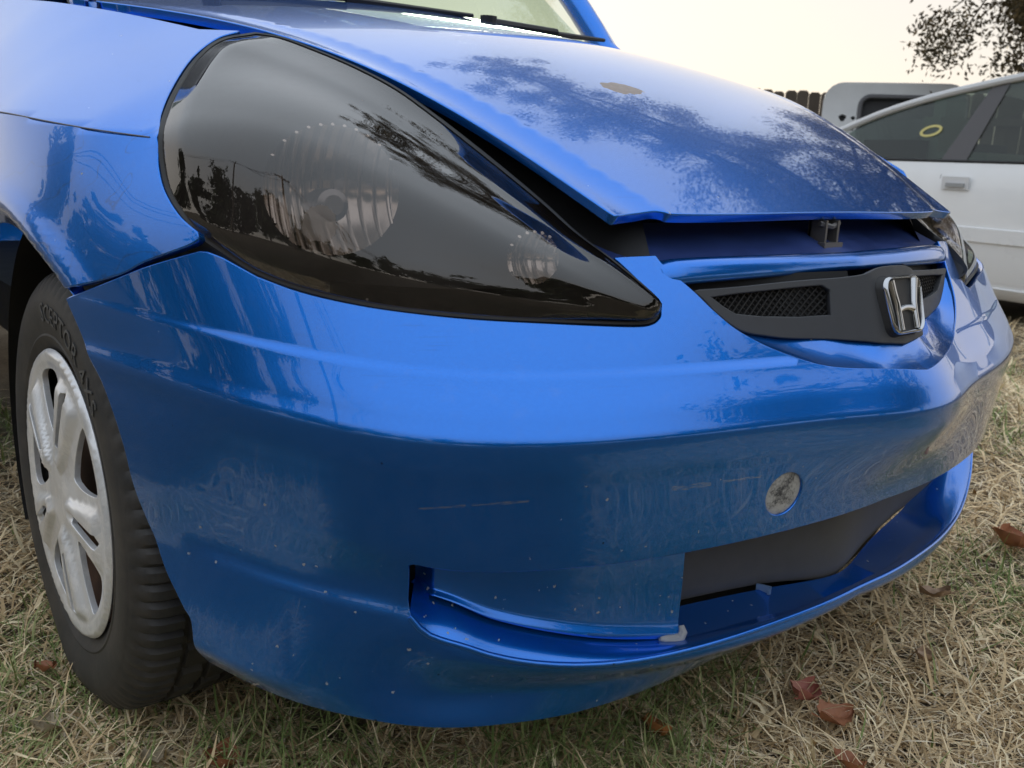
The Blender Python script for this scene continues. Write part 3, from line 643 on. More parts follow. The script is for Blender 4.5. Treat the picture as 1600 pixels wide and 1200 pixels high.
def add_scrapes(mat, segs):
    """pale scuffs with their own place and shape"""
    t = NT.__new__(NT); t.m = mat; t.t = mat.node_tree; t.n = t.t.nodes; t.l = t.t.links; t.b = t.n['Principled BSDF']; t.out = t.n['Material Output']
    co = t.coord(); nz = t.noise(co, 130, 4, .7); nz2 = t.noise(t.coord(scale=(90, 90, 1600)), 1.0, 3, .6)
    tot = None
    for a, b, w in segs:
        a = Vector(a); ab = Vector(b) - a
        sub = t.node('ShaderNodeVectorMath', operation='SUBTRACT'); t.link(co, sub.inputs[0]); sub.inputs[1].default_value = a
        dt = t.node('ShaderNodeVectorMath', operation='DOT_PRODUCT'); t.link(sub.outputs[0], dt.inputs[0]); dt.inputs[1].default_value = ab/ab.length_squared
        cl = t.node('ShaderNodeClamp'); t.link(dt.outputs['Value'], cl.inputs[0])
        sc = t.node('ShaderNodeVectorMath', operation='SCALE'); sc.inputs[0].default_value = ab; t.link(cl.outputs[0], sc.inputs['Scale'])
        ds = t.node('ShaderNodeVectorMath', operation='DISTANCE'); t.link(sub.outputs[0], ds.inputs[0]); t.link(sc.outputs[0], ds.inputs[1])
        m = t.math('LESS_THAN', t.math('ADD', ds.outputs['Value'], t.math('MULTIPLY', nz, w*1.6)), w*1.55)
        m = t.math('MULTIPLY', m, t.math('GREATER_THAN', nz2, .50))
        tot = m if tot is None else t.math('MAXIMUM', tot, m)
    old = t.b.inputs['Base Color'].links[0].from_socket
    t.link(t.mix(t.math('MULTIPLY', tot, .5), old, (.42, .45, .52)), t.b.inputs['Base Color'])
    return mat
PAINT_BUMPER = add_scrapes(paint_material('blue_paint_bumper'), SCRAPES)
def to_v(L): L = np.array(L, float); L[:, 1] -= z_crease(L[:, 0]); return L     # rows of the mesh follow the crease
def bump_uv(u, v): return bump_pt(u, v + z_crease(u))
nh = lambda a, b: abs(a[0]) < 1e-3 and abs(b[0]) < 1e-3
Pa, Fa, Na = panel('front_bumper', to_v(outline), bump_uv, .0075, None, None, holes=[to_v(cover_loop)], hem=.014, sp2=.0055, nohem=nh, raw=True)
Pb, Fb, Nb = panel('front_bumper', to_v(outline), bump_uv, .0075, None, None, hem=.014, sp2=.0055, nohem=nh, raw=True, mirror=True, both=False)
bumper = mk('front_bumper', np.vstack([Pa, Pb]), Fa + [tuple(q + len(Pa) for q in f) for f in Fb], PAINT_BUMPER, car, True, np.vstack([Na, Nb]))
bumper['label'] = 'blue front bumper cover, scuffed and sprinkled with stone chips'
# tow hook cover: a shallow primer-grey cup sitting in its hole (only on the right side; the left hole is filled in body colour)
def cover_part(mx, mat, depth):
    mb = MB(); rows = []
    for r, d in ((.0268, .012), (.0262, depth), (.0245, depth - .0006), (.020, depth - .0010), (.012, depth - .0013), (.003, depth - .0014)):
        pts = []
        for a in th:
            s_, z_ = cs + r*math.cos(a), cz + r*math.sin(a)
            x, y = plan_pt(s_, float(bump_off(np.array(s_), np.array(z_))) + d); pts.append((mx*float(x), float(y), z_))
        rows.append(pts)
    mb.grid(np.array(rows) if mx > 0 else np.array(rows)[:, ::-1], closed=True)
    mb.F.append(tuple(range(len(mb.V) - 40, len(mb.V))))
    return mb.build('tow_hook_cover', mat, bumper, angle=50)
def cover_mat():
    t = NT('worn_cover'); co = t.coord()
    p = plan_pt(cs, .0); ctr = (float(p[0]), float(p[1]), cz)
    pv = t.node('ShaderNodeVectorMath', operation='DISTANCE'); t.link(co, pv.inputs[0]); pv.inputs[1].default_value = ctr
    g = t.math('ADD', t.math('MULTIPLY', pv.outputs['Value'], 26), t.math('MULTIPLY', t.math('SUBTRACT', t.noise(co, 110, 8, .8), .5), 2.6))
    c = t.mix(t.ramp(g, [(.25, 0.0), (.72, 1.0)]), (.045, .045, .05), (.46, .45, .43))
    t.link(c, t.b.inputs['Base Color']); t.set(Roughness=.75); t.link(t.bump(t.noise(co, 300, 5, .7), .4, .001), t.b.inputs['Normal'])
    return t.m
cv = cover_part(1, cover_mat(), .0035); cv['label'] = 'round tow hook cover worn to grey and black'

# --- inside of the lower opening
def strip(name, rows, mat, parent, mirror=True, angle=40, thick=0):
    mb = MB(); R = np.array(rows, float)
    mb.grid(R)
    if mirror: mb.grid((R*np.array([-1, 1, 1]))[:, ::-1])
    return mb.build(name, mat, parent, angle=angle)
def on_plan(s, off, z):
    x, y = plan_pt(s, off); return np.stack(np.broadcast_arrays(x, y, z), -1)
ss = np.linspace(0, .632, 60)
lipz = np.interp(ss, lip[:, 0], lip[:, 1]); lipo = bump_off(ss, lipz)
shz = pchip([0, .20, .30, .33, .40, .47, .535, .585, .66], [.224, .217, .2165, .2215, .2345, .2535, .276, .2985, .32], ss)
rows = []
for f, dz in ((0.0, -.0008), (.12, .0012), (.35, .001), (.7, .0004), (1.0, -.0006)):
    rows.append(on_plan(ss, lipo + (.064 - lipo)*f, lipz + (shz - lipz)*f + dz))
rows.append(on_plan(ss, .101 + 0*ss, np.maximum(shz, .224) + .0055))
strip('lower_shelf', rows, PAINT, bumper, angle=60)
bead = on_plan(ss, lipo + .0012, lipz - .0022)
for sgn in (1, -1):
    mb = MB(); mb.tube([tuple(p*np.array([sgn, 1, 1])) for p in bead], .0034, 10); mb.build('lip_edge', PAINT, bumper, angle=80)
topz = of(ss); topo = bump_off(ss, topz)
strip('opening_ceiling', [on_plan(ss, topo + .001, topz + .001), on_plan(ss, topo + .05, topz + .006), on_plan(ss, .16 + 0*ss, topz + .008)], PAINT, bumper)
strip('slot_backing', [on_plan(np.linspace(.56, .68, 8), .085, z) for z in (.25, .31, .38)], VOID, bumper, mirror=False)
sf = np.linspace(.300, .604, 40); fz = np.interp(sf, ss, shz); ftz = np.interp(sf, ss, topz) + .004
rows = []
for f, d in ((0, .0575), (.03, .0555), (.06, .0565), (.10, .0600), (.16, .0615), (.5, .0600), (.8, .0605), (1.0, .0615)):
    rows.append(on_plan(sf, d + 0*sf, fz + .0005 + (ftz - fz)*f))
filler_w = np.array(rows)
ret = np.array([[p + np.array(q) for q in ((0, 0, 0), (.0015, .0035, 0), (.003, .05, 0), (.004, .09, 0))] for p in filler_w[:, 0]])
ret2 = np.array([[p + np.array(q) for q in ((0, 0, 0), (-.0025, .003, 0), (-.003, .04, 0), (-.004, .07, 0))] for p in filler_w[:, -1]])
for sgn in (1,):
    M = np.array([sgn, 1, 1]); mb = MB()
    for G_, fl in ((filler_w, False), (ret, True), (ret2, False)):
        G2 = G_*M
        mb.grid(G2[:, ::-1] if (sgn < 0) != fl else G2)
    mb.build('opening_filler', PAINT if sgn > 0 else BEAMG, bumper, angle=50)
# primer showing through at the chipped corner of the filler
cb = on_plan(np.linspace(.301, .328, 9), .0555, np.interp(np.linspace(.301, .328, 9), ss, shz) + .0018)
mb = MB(); mb.tube([tuple(cb[0] + np.array([.006, .004, .012])), tuple(cb[0] + np.array([.005, .000, .006]))] + [tuple(p) for p in cb], [.0035, .0055, .0062, .0060, .0058, .0056, .0052, .005, .0044, .0036, .0025], 10)
mb.build('chipped_corner', PRIMER, bumper)['label'] = 'bare grey primer at the chipped corner of the lower opening'
sbm = np.linspace(-.34, .615, 60)
def splan(s, off):
    x, y = plan_pt(np.abs(s), off); return np.where(s < 0, x, -x), y
b_in = .106 - .050*sstep(.30, .60, sbm); sa_ = np.abs(sbm)
b_lo = np.maximum(np.interp(sa_, ss, shz), .224) + .0055 + .008*(1 - sstep(-.16, -.02, sbm)) - .004; b_hi = of(sa_) + .012
rows = []
for do, f in ((.02, -.02), (.001, 0.0), (-.0015, .04), (-.002, .12), (0, .5), (.002, .9), (.006, 1.0), (.03, 1.02)):
    x, y = splan(sbm, b_in + do); rows.append(np.stack([x, y, b_lo + (b_hi - b_lo)*f], -1))
strip('crash_beam', np.array(rows), BEAMG, bumper, mirror=False, angle=50)['label'] = 'dusty grey crash beam behind the lower opening'
for s_ in (.284, .150):
    x, y = plan_pt(s_, .098); z0 = max(.224, float(np.interp(s_, ss, shz))) + .004
    mb = MB(); R = Matrix.Rotation(.45, 3, 'Z')
    mb.box((float(x), float(y), z0 + .003), (.003, .018, .010), R); mb.box((float(x) + .005, float(y) - .005, z0 + .0015), (.013, .003, .006), R)
    mb.build('clip', CLEARP, bumper, smooth=False)
# dark inner shell so that no light leaks through the nose
si = np.linspace(0, .80, 40)
strip('inner_shield', [on_plan(si, .150 + 0*si, z + 0*si) for z in (.150, .22, .35, .50, .60)], VOID, car)
# --- grille recess shelf (body colour), grille and badge
ge = np.array([bump_pt(np.array(p[0]), np.array(p[1])) for p in top3])
gl_x = [-.300, -.283, -.2715, -.2615, -.2451, -.2175, -.1827, -.1475, -.0783, -.0451, 0.0]
gl_z = [.6100, .6060, .6000, .5944, .5782, .5605, .5534, .5490, .5455, .5440, .5415]
def grille_y(x, z):
    return pchip([0, .045, .075, .11, .19, .27, .32], [.078, .081, .098, .117, .137, .152, .16], np.abs(x)) + (z - .585)*.33
gi = np.stack([gl_x, grille_y(np.array(gl_x), np.array(gl_z)) + .006, gl_z], -1)
def resamp3(P, n):
    P = np.asarray(P, float); d = np.concatenate([[0], np.cumsum(np.linalg.norm(np.diff(P, axis=0), axis=1))]); q = np.linspace(0, d[-1], n)
    return np.stack([np.interp(q, d, P[:, i]) for i in range(3)], -1)
n_ = 60
E_ = resamp3(ge, n_); I_ = resamp3(smooth_open(gi, 6), n_)
rows = []
for f in (0.0, .04, .25, .5, .75, 1.0):
    sag = np.array([0, .0, -.004*math.sin(math.pi*f)])
    rows.append(E_*(1 - f) + I_*f + sag + (np.array([0, .0012, -.001]) if f == 0 else 0))
strip('grille_recess', rows, PAINT, bumper, angle=35)
gu = smooth_open(T['GR_UP'][:-1] + [[0, .6262]], 5); glow = smooth_open(T['GR_LOW'][:-1] + [[0, .5405]], 5)
gout = np.vstack([gu, glow[::-1]])
gm = np.array(T['GR_MESH'])
def grille_pt(x, z): return np.stack([x, grille_y(x, z), z], -1)
grille = panel('grille', gout, grille_pt, .006, GREYP, car, holes=[gm], hem=.012, mirror=True, ref=(0, .6, .58), nohem=lambda a, b: abs(a[0]) < 1e-3 and abs(b[0]) < 1e-3)
grille['label'] = 'matte charcoal upper grille with diamond mesh beside the badge'
gmb = {1: MB(), -1: MB()}
for sl_ in (1, -1):
    for k in range(-40, 80):
        c0 = -.30 + k*.0092
        run = []
        for z in np.linspace(.565, .612, 24):
            x = c0 + sl_*(z - .588)*1.15
            ok = inpoly(np.array([[x, z]]), gm*1.0)[0] or seg_dist(np.array([[x, z]]), gm, np.roll(gm, -1, 0))[0] < .003
            if ok: run.append((x, float(grille_y(np.array(x), np.array(z))) + (.0085 if sl_ > 0 else .0095), z))
        if len(run) > 2:
            for m_ in (1, -1): gmb[m_].tube([(m_*p[0], p[1], p[2]) for p in (run[0], run[-1])], .00105, 5)
for m_ in (1, -1): gmb[m_].build('grille_mesh', BLACK, grille)['kind'] = 'stuff'
mb = MB()
for m_ in (1, -1):
    P = [(m_*p[0], float(grille_y(np.array(p[0]), np.array(p[1]))) + .026, p[1]) for p in ((-.285, .565), (-.285, .615), (-.05, .62), (-.05, .56))]
    mb.add(P, [(0, 1, 2, 3) if m_ > 0 else (3, 2, 1, 0)])
mb.build('grille_backing', VOID, grille)
# rounded body-colour bar above the grille
xb = np.linspace(-.302, .302, 61); rows = []
yb = pchip([0, .14, .28, .32], [.136, .146, .170, .186], np.abs(xb)); zb_ = pchip([0, .2, .28, .32], [.6265, .6245, .6215, .614], np.abs(xb))
hh = pchip([0, .2, .28, .32], [.0105, .0125, .0135, .010], np.abs(xb))
for a in np.linspace(-.75*math.pi, .80*math.pi, 16):
    ca, sa = math.cos(a), math.sin(a)
    ca = math.copysign(abs(ca)**.7, ca); sa = math.copysign(abs(sa)**.7, sa)
    rows.append(np.stack([xb, yb + .012 - .014*ca + .004*sa, zb_ + hh*sa], -1))
strip('grille_bar', np.array(rows)[:, ::-1], PAINT, car, mirror=False, angle=60)['label'] = 'glossy blue bar across the top of the grille'
# badge
tilt = .32; bc = np.array([0, .0735, .5835])
def bl(u, v, w=0.0):   # badge plane: u right (+X), v up along the slope, w out of the plane
    nrm = np.array([0, -math.cos(tilt), math.sin(tilt)]); up_ = np.array([0, math.sin(tilt), math.cos(tilt)])
    return tuple(bc + np.array([u, 0, 0]) + v*up_ + w*nrm)
def rrect(w1, w2, h, r, n=7):
    C_ = [(-w2/2 + r, -h/2 + r, math.pi), (w2/2 - r, -h/2 + r, 1.5*math.pi), (w1/2 - r, h/2 - r, 0), (-w1/2 + r, h/2 - r, .5*math.pi)]
    out = []
    for cx, cy, a0 in C_:
        for k in range(n):
            a = a0 + k/(n-1)*math.pi/2; out.append((cx + r*math.cos(a), cy + r*math.sin(a)))
    return out
badge = MB(); rr = rrect(.078, .068, .066, .014)
P = [bl(u, v, .0015) for u, v in rr]; Q = [bl(u*1.1, v*1.1, -.006) for u, v in rr]
badge.add(P + Q, [tuple(range(len(P)))] + [(i, i + len(P), (i+1) % len(P) + len(P), (i+1) % len(P)) for i in range(len(P))])
badge_o = badge.build('badge', BLACK, grille, angle=30); badge_o['label'] = 'chrome letter badge in a rounded frame at the centre of the grille'
mb = MB(); rows = []
for w, s_ in ((.0005, 1.02), (.0035, 1.03), (.0056, .995), (.0062, .96), (.0052, .925), (.0030, .905), (.0005, .90)):
    rows.append([bl(u*s_ + math.copysign(.0, u), v*s_, w) for u, v in rr])
mb.grid(np.array(rows)[:, ::-1], closed=True)
mb.build('badge_frame', CHROME, badge_o, angle=45)
mb = MB()
for sg in (1, -1):
    path = [(.0262, .0290), (.0228, .0150), (.0190, .0020), (.0178, -.0110), (.0172, -.0290)]
    mb.tube([bl(sg*u, v, .0022) for u, v in path], [.0062, .0052, .0047, .0046, .0046], 14)
mb.tube([bl(u, .0 - .0035 + 28*u*u*(-.35), .0016) for u in np.linspace(-.019, .019, 9)], [.0052, .0046, .0042, .0040, .0040, .0040, .0042, .0046, .0052], 12)
mb.build('badge_letter', CHROME, badge_o, angle=60)

# --- bonnet
hf = T['HOOD_FRONT']
front = smooth_open([[-.352, .2045], [-.326, .2065], [-.297, .2035], [-.284, .1975], [-.272, .1935], [-.211, .188], [-.124, .1845], [0, .1835], [.124, .1845], [.211, .188], [.272, .1935], [.284, .1975], [.297, .2035], [.326, .2065], [.352, .2045]], 4)
yy_ = np.linspace(.2045, .985, 40)[1:]
rear = [(x, 1.02 - .09*(x/.62)**2) for x in np.linspace(.66, -.66, 30)]
hood_loop = np.vstack([front, np.stack([hood_edge_x(yy_), yy_], 1)[:-2], np.array(rear)[2:-2], np.stack([-hood_edge_x(yy_), yy_], 1)[:-2][::-1]])
hood = panel('bonnet', hood_loop, hood_pt, .010, PAINT_HOOD, car, hem=.012, ref=(0, .6, 0), edge=.0018)
hood['label'] = 'blue bonnet standing slightly open, with a peeled brown patch'
# the hinge-side underside and the dark space under it
mb = MB(); rows = []
for f in (0, 1):
    rows.append([hood_pt(np.array(x*.97), np.array(.225 if f == 0 else .98)) - np.array([0, 0, .022]) for x in np.linspace(-.34 if f == 0 else -.6, .34 if f == 0 else .6, 30)])
G_ = [[hood_pt(np.array(u*(hood_edge_x(v) - .03)), np.array(v)) - np.array([0, 0, .024]) for u in np.linspace(-1, 1, 25)] for v in np.linspace(.235, .97, 20)]
mb.grid(np.array(G_)[:, ::-1]); mb.build('bonnet_liner', VOID, hood)
# slam panel under the bonnet edge, with the latch
xs_ = np.linspace(-.345, .345, 45)
def slam(y0, z0, y1, z1): return [np.stack([xs_, pchip([0, .14, .28, .36], [.136, .146, .170, .19], np.abs(xs_)) + dy, z + 0*xs_ + wob], -1) for dy, z, wob in ((y0, z0, 0), (y0 + .02, z0 + .003, .002*np.sin(xs_*40)), ((y0 + y1)/2, (z0 + z1)/2 - .004, .003*np.sin(xs_*23 + 1)), (y1, z1, 0))]
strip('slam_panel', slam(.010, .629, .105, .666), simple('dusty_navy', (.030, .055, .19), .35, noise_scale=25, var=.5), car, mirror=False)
strip('dark_back_wall', [np.stack([xs_*1.0, .262 + .25*xs_**2 + dy, z + 0*xs_], -1) for dy, z in ((-.01, .645), (0, .655), (.02, .700), (.03, .712))], VOID, car, mirror=False)  # black wall added so the space under the bonnet edge stays dark
mb = MB()
mb.box((.0, .196, .652), (.004, .024, .040)); mb.box((.026, .196, .652), (.004, .024, .040)); mb.box((.013, .207, .655), (.030, .004, .046)); mb.box((.013, .185, .640), (.040, .010, .010))
mb.tube([(-.008, .19, .668), (.013, .186, .664), (.034, .19, .668)], .0035, 6)
mb.build('bonnet_latch', simple('latch_steel', (.16, .15, .14), .5, .6, noise_scale=40), car, smooth=False)

# --- headlights
LL = resamp3(smooth_open(T['LENS_LOW'], 5), 81); LU = resamp3(smooth_open(T['LENS_UP'][:-2] + [[-.338, .1555, .6030], [-.3262, .1585, .5910], T['LENS_LOW'][-1]], 5), 81)
LR = resamp3(smooth_open([T['LENS_LOW'][0]] + T['LENS_REAR'][1:-1] + [T['LENS_UP'][0]], 5), 41)
def coons(nb=41):
    na = 81; A_ = np.linspace(0, 1, na); B_ = np.linspace(0, 1, nb)
    tip = np.repeat(LL[-1][None], nb, 0)
    S = np.zeros((na, nb, 3))
    for i, a in enumerate(A_):
        for j, b in enumerate(B_):
            S[i, j] = (1-b)*LL[i] + b*LU[i] + (1-a)*LR[j] + a*tip[j] - ((1-a)*(1-b)*LL[0] + a*(1-b)*LL[-1] + (1-a)*b*LU[0] + a*b*LU[-1])
    return S, A_, B_
S0, A_, B_ = coons()
n0 = np.cross(np.gradient(S0, axis=0), np.gradient(S0, axis=1)); n0 /= np.maximum(1e-12, np.linalg.norm(n0, axis=2))[..., None]
if (n0*np.array([-.6, -.6, .4])).sum() < 0: n0 = -n0
nav = n0[5:70, 8:33].mean((0, 1)); nav /= np.linalg.norm(nav)
n0 = .35*n0 + .65*nav; n0 /= np.linalg.norm(n0, axis=2)[..., None]
chord = np.linalg.norm(LU - LL, axis=1)
rearw = np.clip(1 - (1 - np.clip(A_/.30, 0, 1))**2, 0, 1)
bul = (LENS_BULGE*chord*rearw)[:, None]*(6.75*B_*(1 - B_)**2)[None]
bul = bul + .006*(np.minimum(1, np.minimum(A_/.05, 1))[:, None]*np.minimum(1, np.minimum(B_, (1 - B_)*.3)/.05)[None])
S1 = S0 + n0*bul[..., None]
ring = [S0[i, 0] for i in range(81)] + [S0[i, -1] for i in range(79, 0, -1)] + [S0[0, j] for j in range(40, 0, -1)]
def build_headlight(sg):
    M = np.array([sg, 1, 1])
    lowr = (lambda P: P) if sg > 0 else (lambda P: P - np.array([0, 0, 1.0])*(.038*np.clip((P[..., 2:3] - .60)/.22, 0, 1)) - np.array([-.012, 0, 0]))
    S1 = S0 + n0*(bul if sg > 0 else bul*.25)[..., None]
    S1 = lowr(S1)
    hs = MB()
    deep = S0 - n0*(.13*np.sqrt(np.clip(4*B_*(1-B_), 0, 1))[None]*np.sqrt(np.clip(rearw*(1 - A_**6), 0, 1))[:, None])[..., None] - n0*.004
    g = lowr(deep)*M; hs.grid(g[:, ::-1] if sg > 0 else g)
    cenr = np.mean(ring, axis=0)
    r0 = lowr(np.array(ring)); out = r0 - cenr; out /= np.linalg.norm(out, axis=1)[:, None]
    rows = np.array([r0 + nav*.0015 - out*.002, r0 + out*.003 + nav*.001, r0 + out*.005 - nav*.006, r0 + out*.003 - nav*.045])*M
    hs.grid(rows if sg > 0 else rows[:, ::-1], closed=True)
    h = hs.build('headlight', BLACK, car, angle=60)
    h['label'] = 'black headlight housing under a smoked teardrop lens' if sg > 0 else 'far side headlight, a dark sliver beside the bonnet'
    lb = MB(); g = S1*M; lb.grid(g[:, ::-1] if sg > 0 else g); lb.build('lens', LENS, h, angle=80)
    def bowl(c, d, R_, depth, flutes, nm, zs=1.0):
        d = Vector(d).normalized(); a = d.cross(Vector((0, 0, 1))).normalized(); b = a.cross(d)
        mb = MB(); rows = []
        for r in np.linspace(1, .08, 12):
            row = []
            for k in range(64):
                t = 2*math.pi*k/64
                p = Vector(c) + (a*math.cos(t) + b*math.sin(t)*zs)*R_*r - d*depth*(1 - r*r)
                row.append((p.x*sg, p.y, p.z))
            rows.append(row)
        mb.grid(np.array(rows), closed=True); mb.build(nm, REFLECTOR, h, angle=80)
        if flutes:
            mb = MB()
            for k in range(flutes):
                u = -.86 + 1.72*k/(flutes - 1); w = math.sqrt(1 - u*u)
                pts = []
                for v in np.linspace(-w, w, 9):
                    r = math.hypot(u, v); p = Vector(c) + a*u*R_ + b*v*R_*zs - d*(depth*(1 - r*r) - .004); pts.append((p.x*sg, p.y, p.z))
                mb.tube(pts, .0021, 6)
            mb.build('flutes', REFLECTOR, h)
    if sg < 0: return h
    bowl((-.545, .432, .690), (-.20, -.97, .06), .074, .050, 11, 'main_reflector', .92)
    bowl((-.408, .262, .632), (-.25, -.96, .08), .030, .022, 7, 'signal_reflector', .9)
    mb = MB(); c = Vector((-.575*sg, .385, .678)); dd = Vector((-.20*sg, -.97, .06)).normalized()
    mb.tube([c + dd*-.03, c, c + dd*.012, c + dd*.016], [.017, .017, .016, .010], 20); mb.build('bulb_shield', simple('bulb_shield', (.30, .30, .31), .25, .9), h, angle=30)
    return h
for sg in (1, -1): build_headlight(sg)
#PEELPROBE
# black sheet added for the dark of the gap between lens and bonnet edge
LUx = resamp3(smooth_open([[-.60, .80, .885], [-.558, .70, .868]] + T['LENS_UP'][:-1], 5), 70)
hx_ = np.minimum(LUx[:, 0] + .075, -.28); hy_ = np.maximum(LUx[:, 1] + .02, .24)
under = hood_pt(hx_, hy_) - np.array([0, 0, .022])
for sg in (1, -1):
    dz = 0 if sg > 0 else -.035
    R_ = np.array([(LUx + np.array(q) + np.array([0, 0, dz]))*np.array([sg, 1, 1]) for q in ((-.002, .001, -.006), (.012, .004, -.012), (.035, .01, -.018), (.075, .02, -.030), (.11, .03, -.08))])
    R_ = np.concatenate([R_[:3], (under*np.array([sg, 1, 1]))[None]])
    strip('bonnet_gap_dark', R_ if sg > 0 else R_[:, ::-1], BLACK, car, mirror=False, angle=70)

# --- front wings
top_y = np.linspace(.66, 1.24, 20); zc_, xl_, xc_, zt_, xt_ = fender_keys(top_y)
ra = .346
aang = np.linspace(math.radians(148), math.radians(-12), 50)
archc = [(.772 - ra*math.cos(math.pi - a), .287 + ra*math.sin(a)) for a in aang]
archc = [(.772 + .346*math.cos(a), .287 + .346*math.sin(a)) for a in np.linspace(math.radians(127), math.radians(-12), 44)]
fl = smooth_open(T['FEND_LOW'], 4)[::-1]
fhl = smooth_open(T['FEND_LOW'][-1:] + T['FEND_HL'], 5)[1:]
floop = np.vstack([fhl, np.stack([top_y, zt_ - .007], 1)[1:], [(1.24, .215)], [(1.15, .205)], archc[::-1], smooth_open(T['FEND_LOW'], 4)[1:-1]])
fend_ref = (0, .8, .5)
for sg in (1, -1):
    f = panel('front_wing', floop, fender_pt, .009, PAINT_WING, car, hem=.012, ref=fend_ref, mirror=sg < 0, both=False)
    f['label'] = 'blue front wing above the wheel, smeared with dirty handprints' if sg > 0 else 'blue front wing on the far side of the bonnet'
    for nm, y0, y1 in (('front_door', 1.246, 2.20), ('rear_door', 2.206, 3.05)):
        yy2 = np.linspace(y0, y1, 24); zz = fender_keys(yy2)[3] + .012*sstep(1.2, 1.8, yy2)
        panel(nm, np.vstack([np.stack([yy2, np.minimum(zz, .985)], 1), [(y1, .24)], [(y0, .22)]]), fender_pt, .04, PAINT, car, hem=.012, ref=(0, 1.6, .5), mirror=sg < 0, both=False)
    yl = np.linspace(.487, 1.235, 40); pl_ = fender_pt(yl, fender_keys(yl)[0] - .0004)*np.array([sg, 1, 1])
    mb = MB(); mb.tube([tuple(p) for p in pl_], .0008, 6); mb.build('crease_line', simple('line_grey', (.10, .10, .13), .4), f)  # thin grey tube along the wing crease
    # wheel arch liner
    mb = MB(); ang = np.linspace(math.radians(-25), math.radians(152), 40)
    rows = [[(-sg*x, .772 + r*math.cos(a), .287 + r*math.sin(a)) for a in ang] for x, r in ((.742, .360), (.70, .362), (.60, .366), (.50, .366), (.49, .30), (.49, .05))]
    mb.grid(np.array(rows) if sg > 0 else np.array(rows)[:, ::-1]); mb.build('wheel_arch_liner', BLACK, car, angle=50)
# --- cabin
def cabin():
    zt = lambda f: f
    base = np.array([(x, 1.055 + .44*x*x, .962 + .02*(x/.6)**2) for x in np.linspace(-.62, .62, 25)])
    roofe = np.array([(x, 1.72 + .12*(x/.55)**2, 1.478 - .022*(x/.55)**2) for x in np.linspace(-.53, .53, 25)])
    rows = []
    for f in np.linspace(0, 1, 12):
        rows.append(base*(1 - f) + roofe*f + np.array([0, -.05*math.sin(math.pi*f), .03*math.sin(math.pi*f)]))
    mb = MB(); mb.grid(np.array(rows)); mb.build('windscreen', GLASS, car, angle=80)
    for sg in (1, -1):
        mb = MB(); pts = [tuple(r[-1 if sg > 0 else 0] + np.array([sg*.012, .01, .004])) for r in rows]
        mb.tube([(sg*.63, 1.17, .95)] + pts + [(sg*.545, 2.5, 1.49), (sg*.535, 3.1, 1.44), (sg*.60, 3.62, 1.0)], .030, 8); mb.build('roof_pillar', PAINT, car, angle=60)
        mb = MB(); q = [(sg*.715, 1.30, .955), (sg*.56, 1.86, 1.455), (sg*.56, 3.0, 1.44), (sg*.715, 3.2, .97)]
        mb.add(q, [(0, 1, 2, 3)]); mb.build('side_window', GLASS, car, smooth=False)
    rg = [[(x, y, 1.50 - .03*(x/.55)**2 - .05*max(0, (y - 2.3)/.9)**2 + (0 if y > 1.75 else -.01)) for x in np.linspace(-.545, .545, 13)] for y in (1.74, 1.9, 2.2, 2.6, 3.0, 3.25)]
    mb = MB(); mb.grid(np.array(rg)); mb.build('roof', PAINT, car, angle=80)
    tg = [[(x, y + .05*(x/.6)**2*-1, z) for x in np.linspace(-.66 if z < 1.1 else -.545, .66 if z < 1.1 else .545, 9)] for y, z in ((3.25, 1.45), (3.5, 1.15), (3.62, .95), (3.66, .5), (3.60, .28))]
    mb = MB(); mb.grid(np.array(tg)); mb.build('tailgate', PAINT, car, angle=50)
    for sg in (1, -1):
        yy2 = np.linspace(3.056, 3.60, 14)
        panel('rear_quarter', np.vstack([np.stack([yy2, 0*yy2 + .98], 1), [(3.60, .28)], [(3.45, .26)], [(3.15, .42)], [(3.056, .42)]]), fender_pt, .05, PAINT, car, ref=(0, 2, .5), mirror=sg < 0, both=False)
    # scuttle under the screen, wipers, dashboard
    mb = MB(); mb.grid(np.array([base + np.array([0, -.12, -.055]), base + np.array([0, -.055, -.012]), base + np.array([0, .006, .0])])); mb.build('scuttle', BLACK, car, angle=60)
    mb = MB(); mb.grid(np.array([base + np.array([0, .03, -.015]), base*np.array([.95, 1, 1]) + np.array([0, .5, -.03]), base*np.array([.9, 1, 1]) + np.array([0, .55, -.5])])); mb.build('dashboard', simple('dash_grey', (.10, .10, .105), .8), car)
    def wiper(p0, p1, p2):
        mb = MB(); mb.tube([p0, p1], [.010, .007], 8); mb.tube([Vector(p1) + Vector((0, 0, -.004)), p2], [.006, .004], 6); mb.tube([Vector(p0) + Vector((0, 0, -.03)), Vector(p0) + Vector((0, -.002, .012))], .016, 10)
        mb.build('wiper', BLACK, car)
    wiper((.10, 1.015, .978), (.30, 1.045, .985), (.52, 1.13, .998))
    wiper((-.42, 1.06, .975), (-.20, 1.02, .985), (.06, 1.01, .985))
cabin()
mb = MB(); mb.box((0, .66, .52), (.62, .60, .36)); mb.build('bay_dark_fill', VOID, car, smooth=False)  # plain black box added to fill the hollow bay with dark
mb = MB(); mb.box((0, 2.0, .27), (1.0, 3.2, .14)); mb.build('underbody', VOID, car, smooth=False)

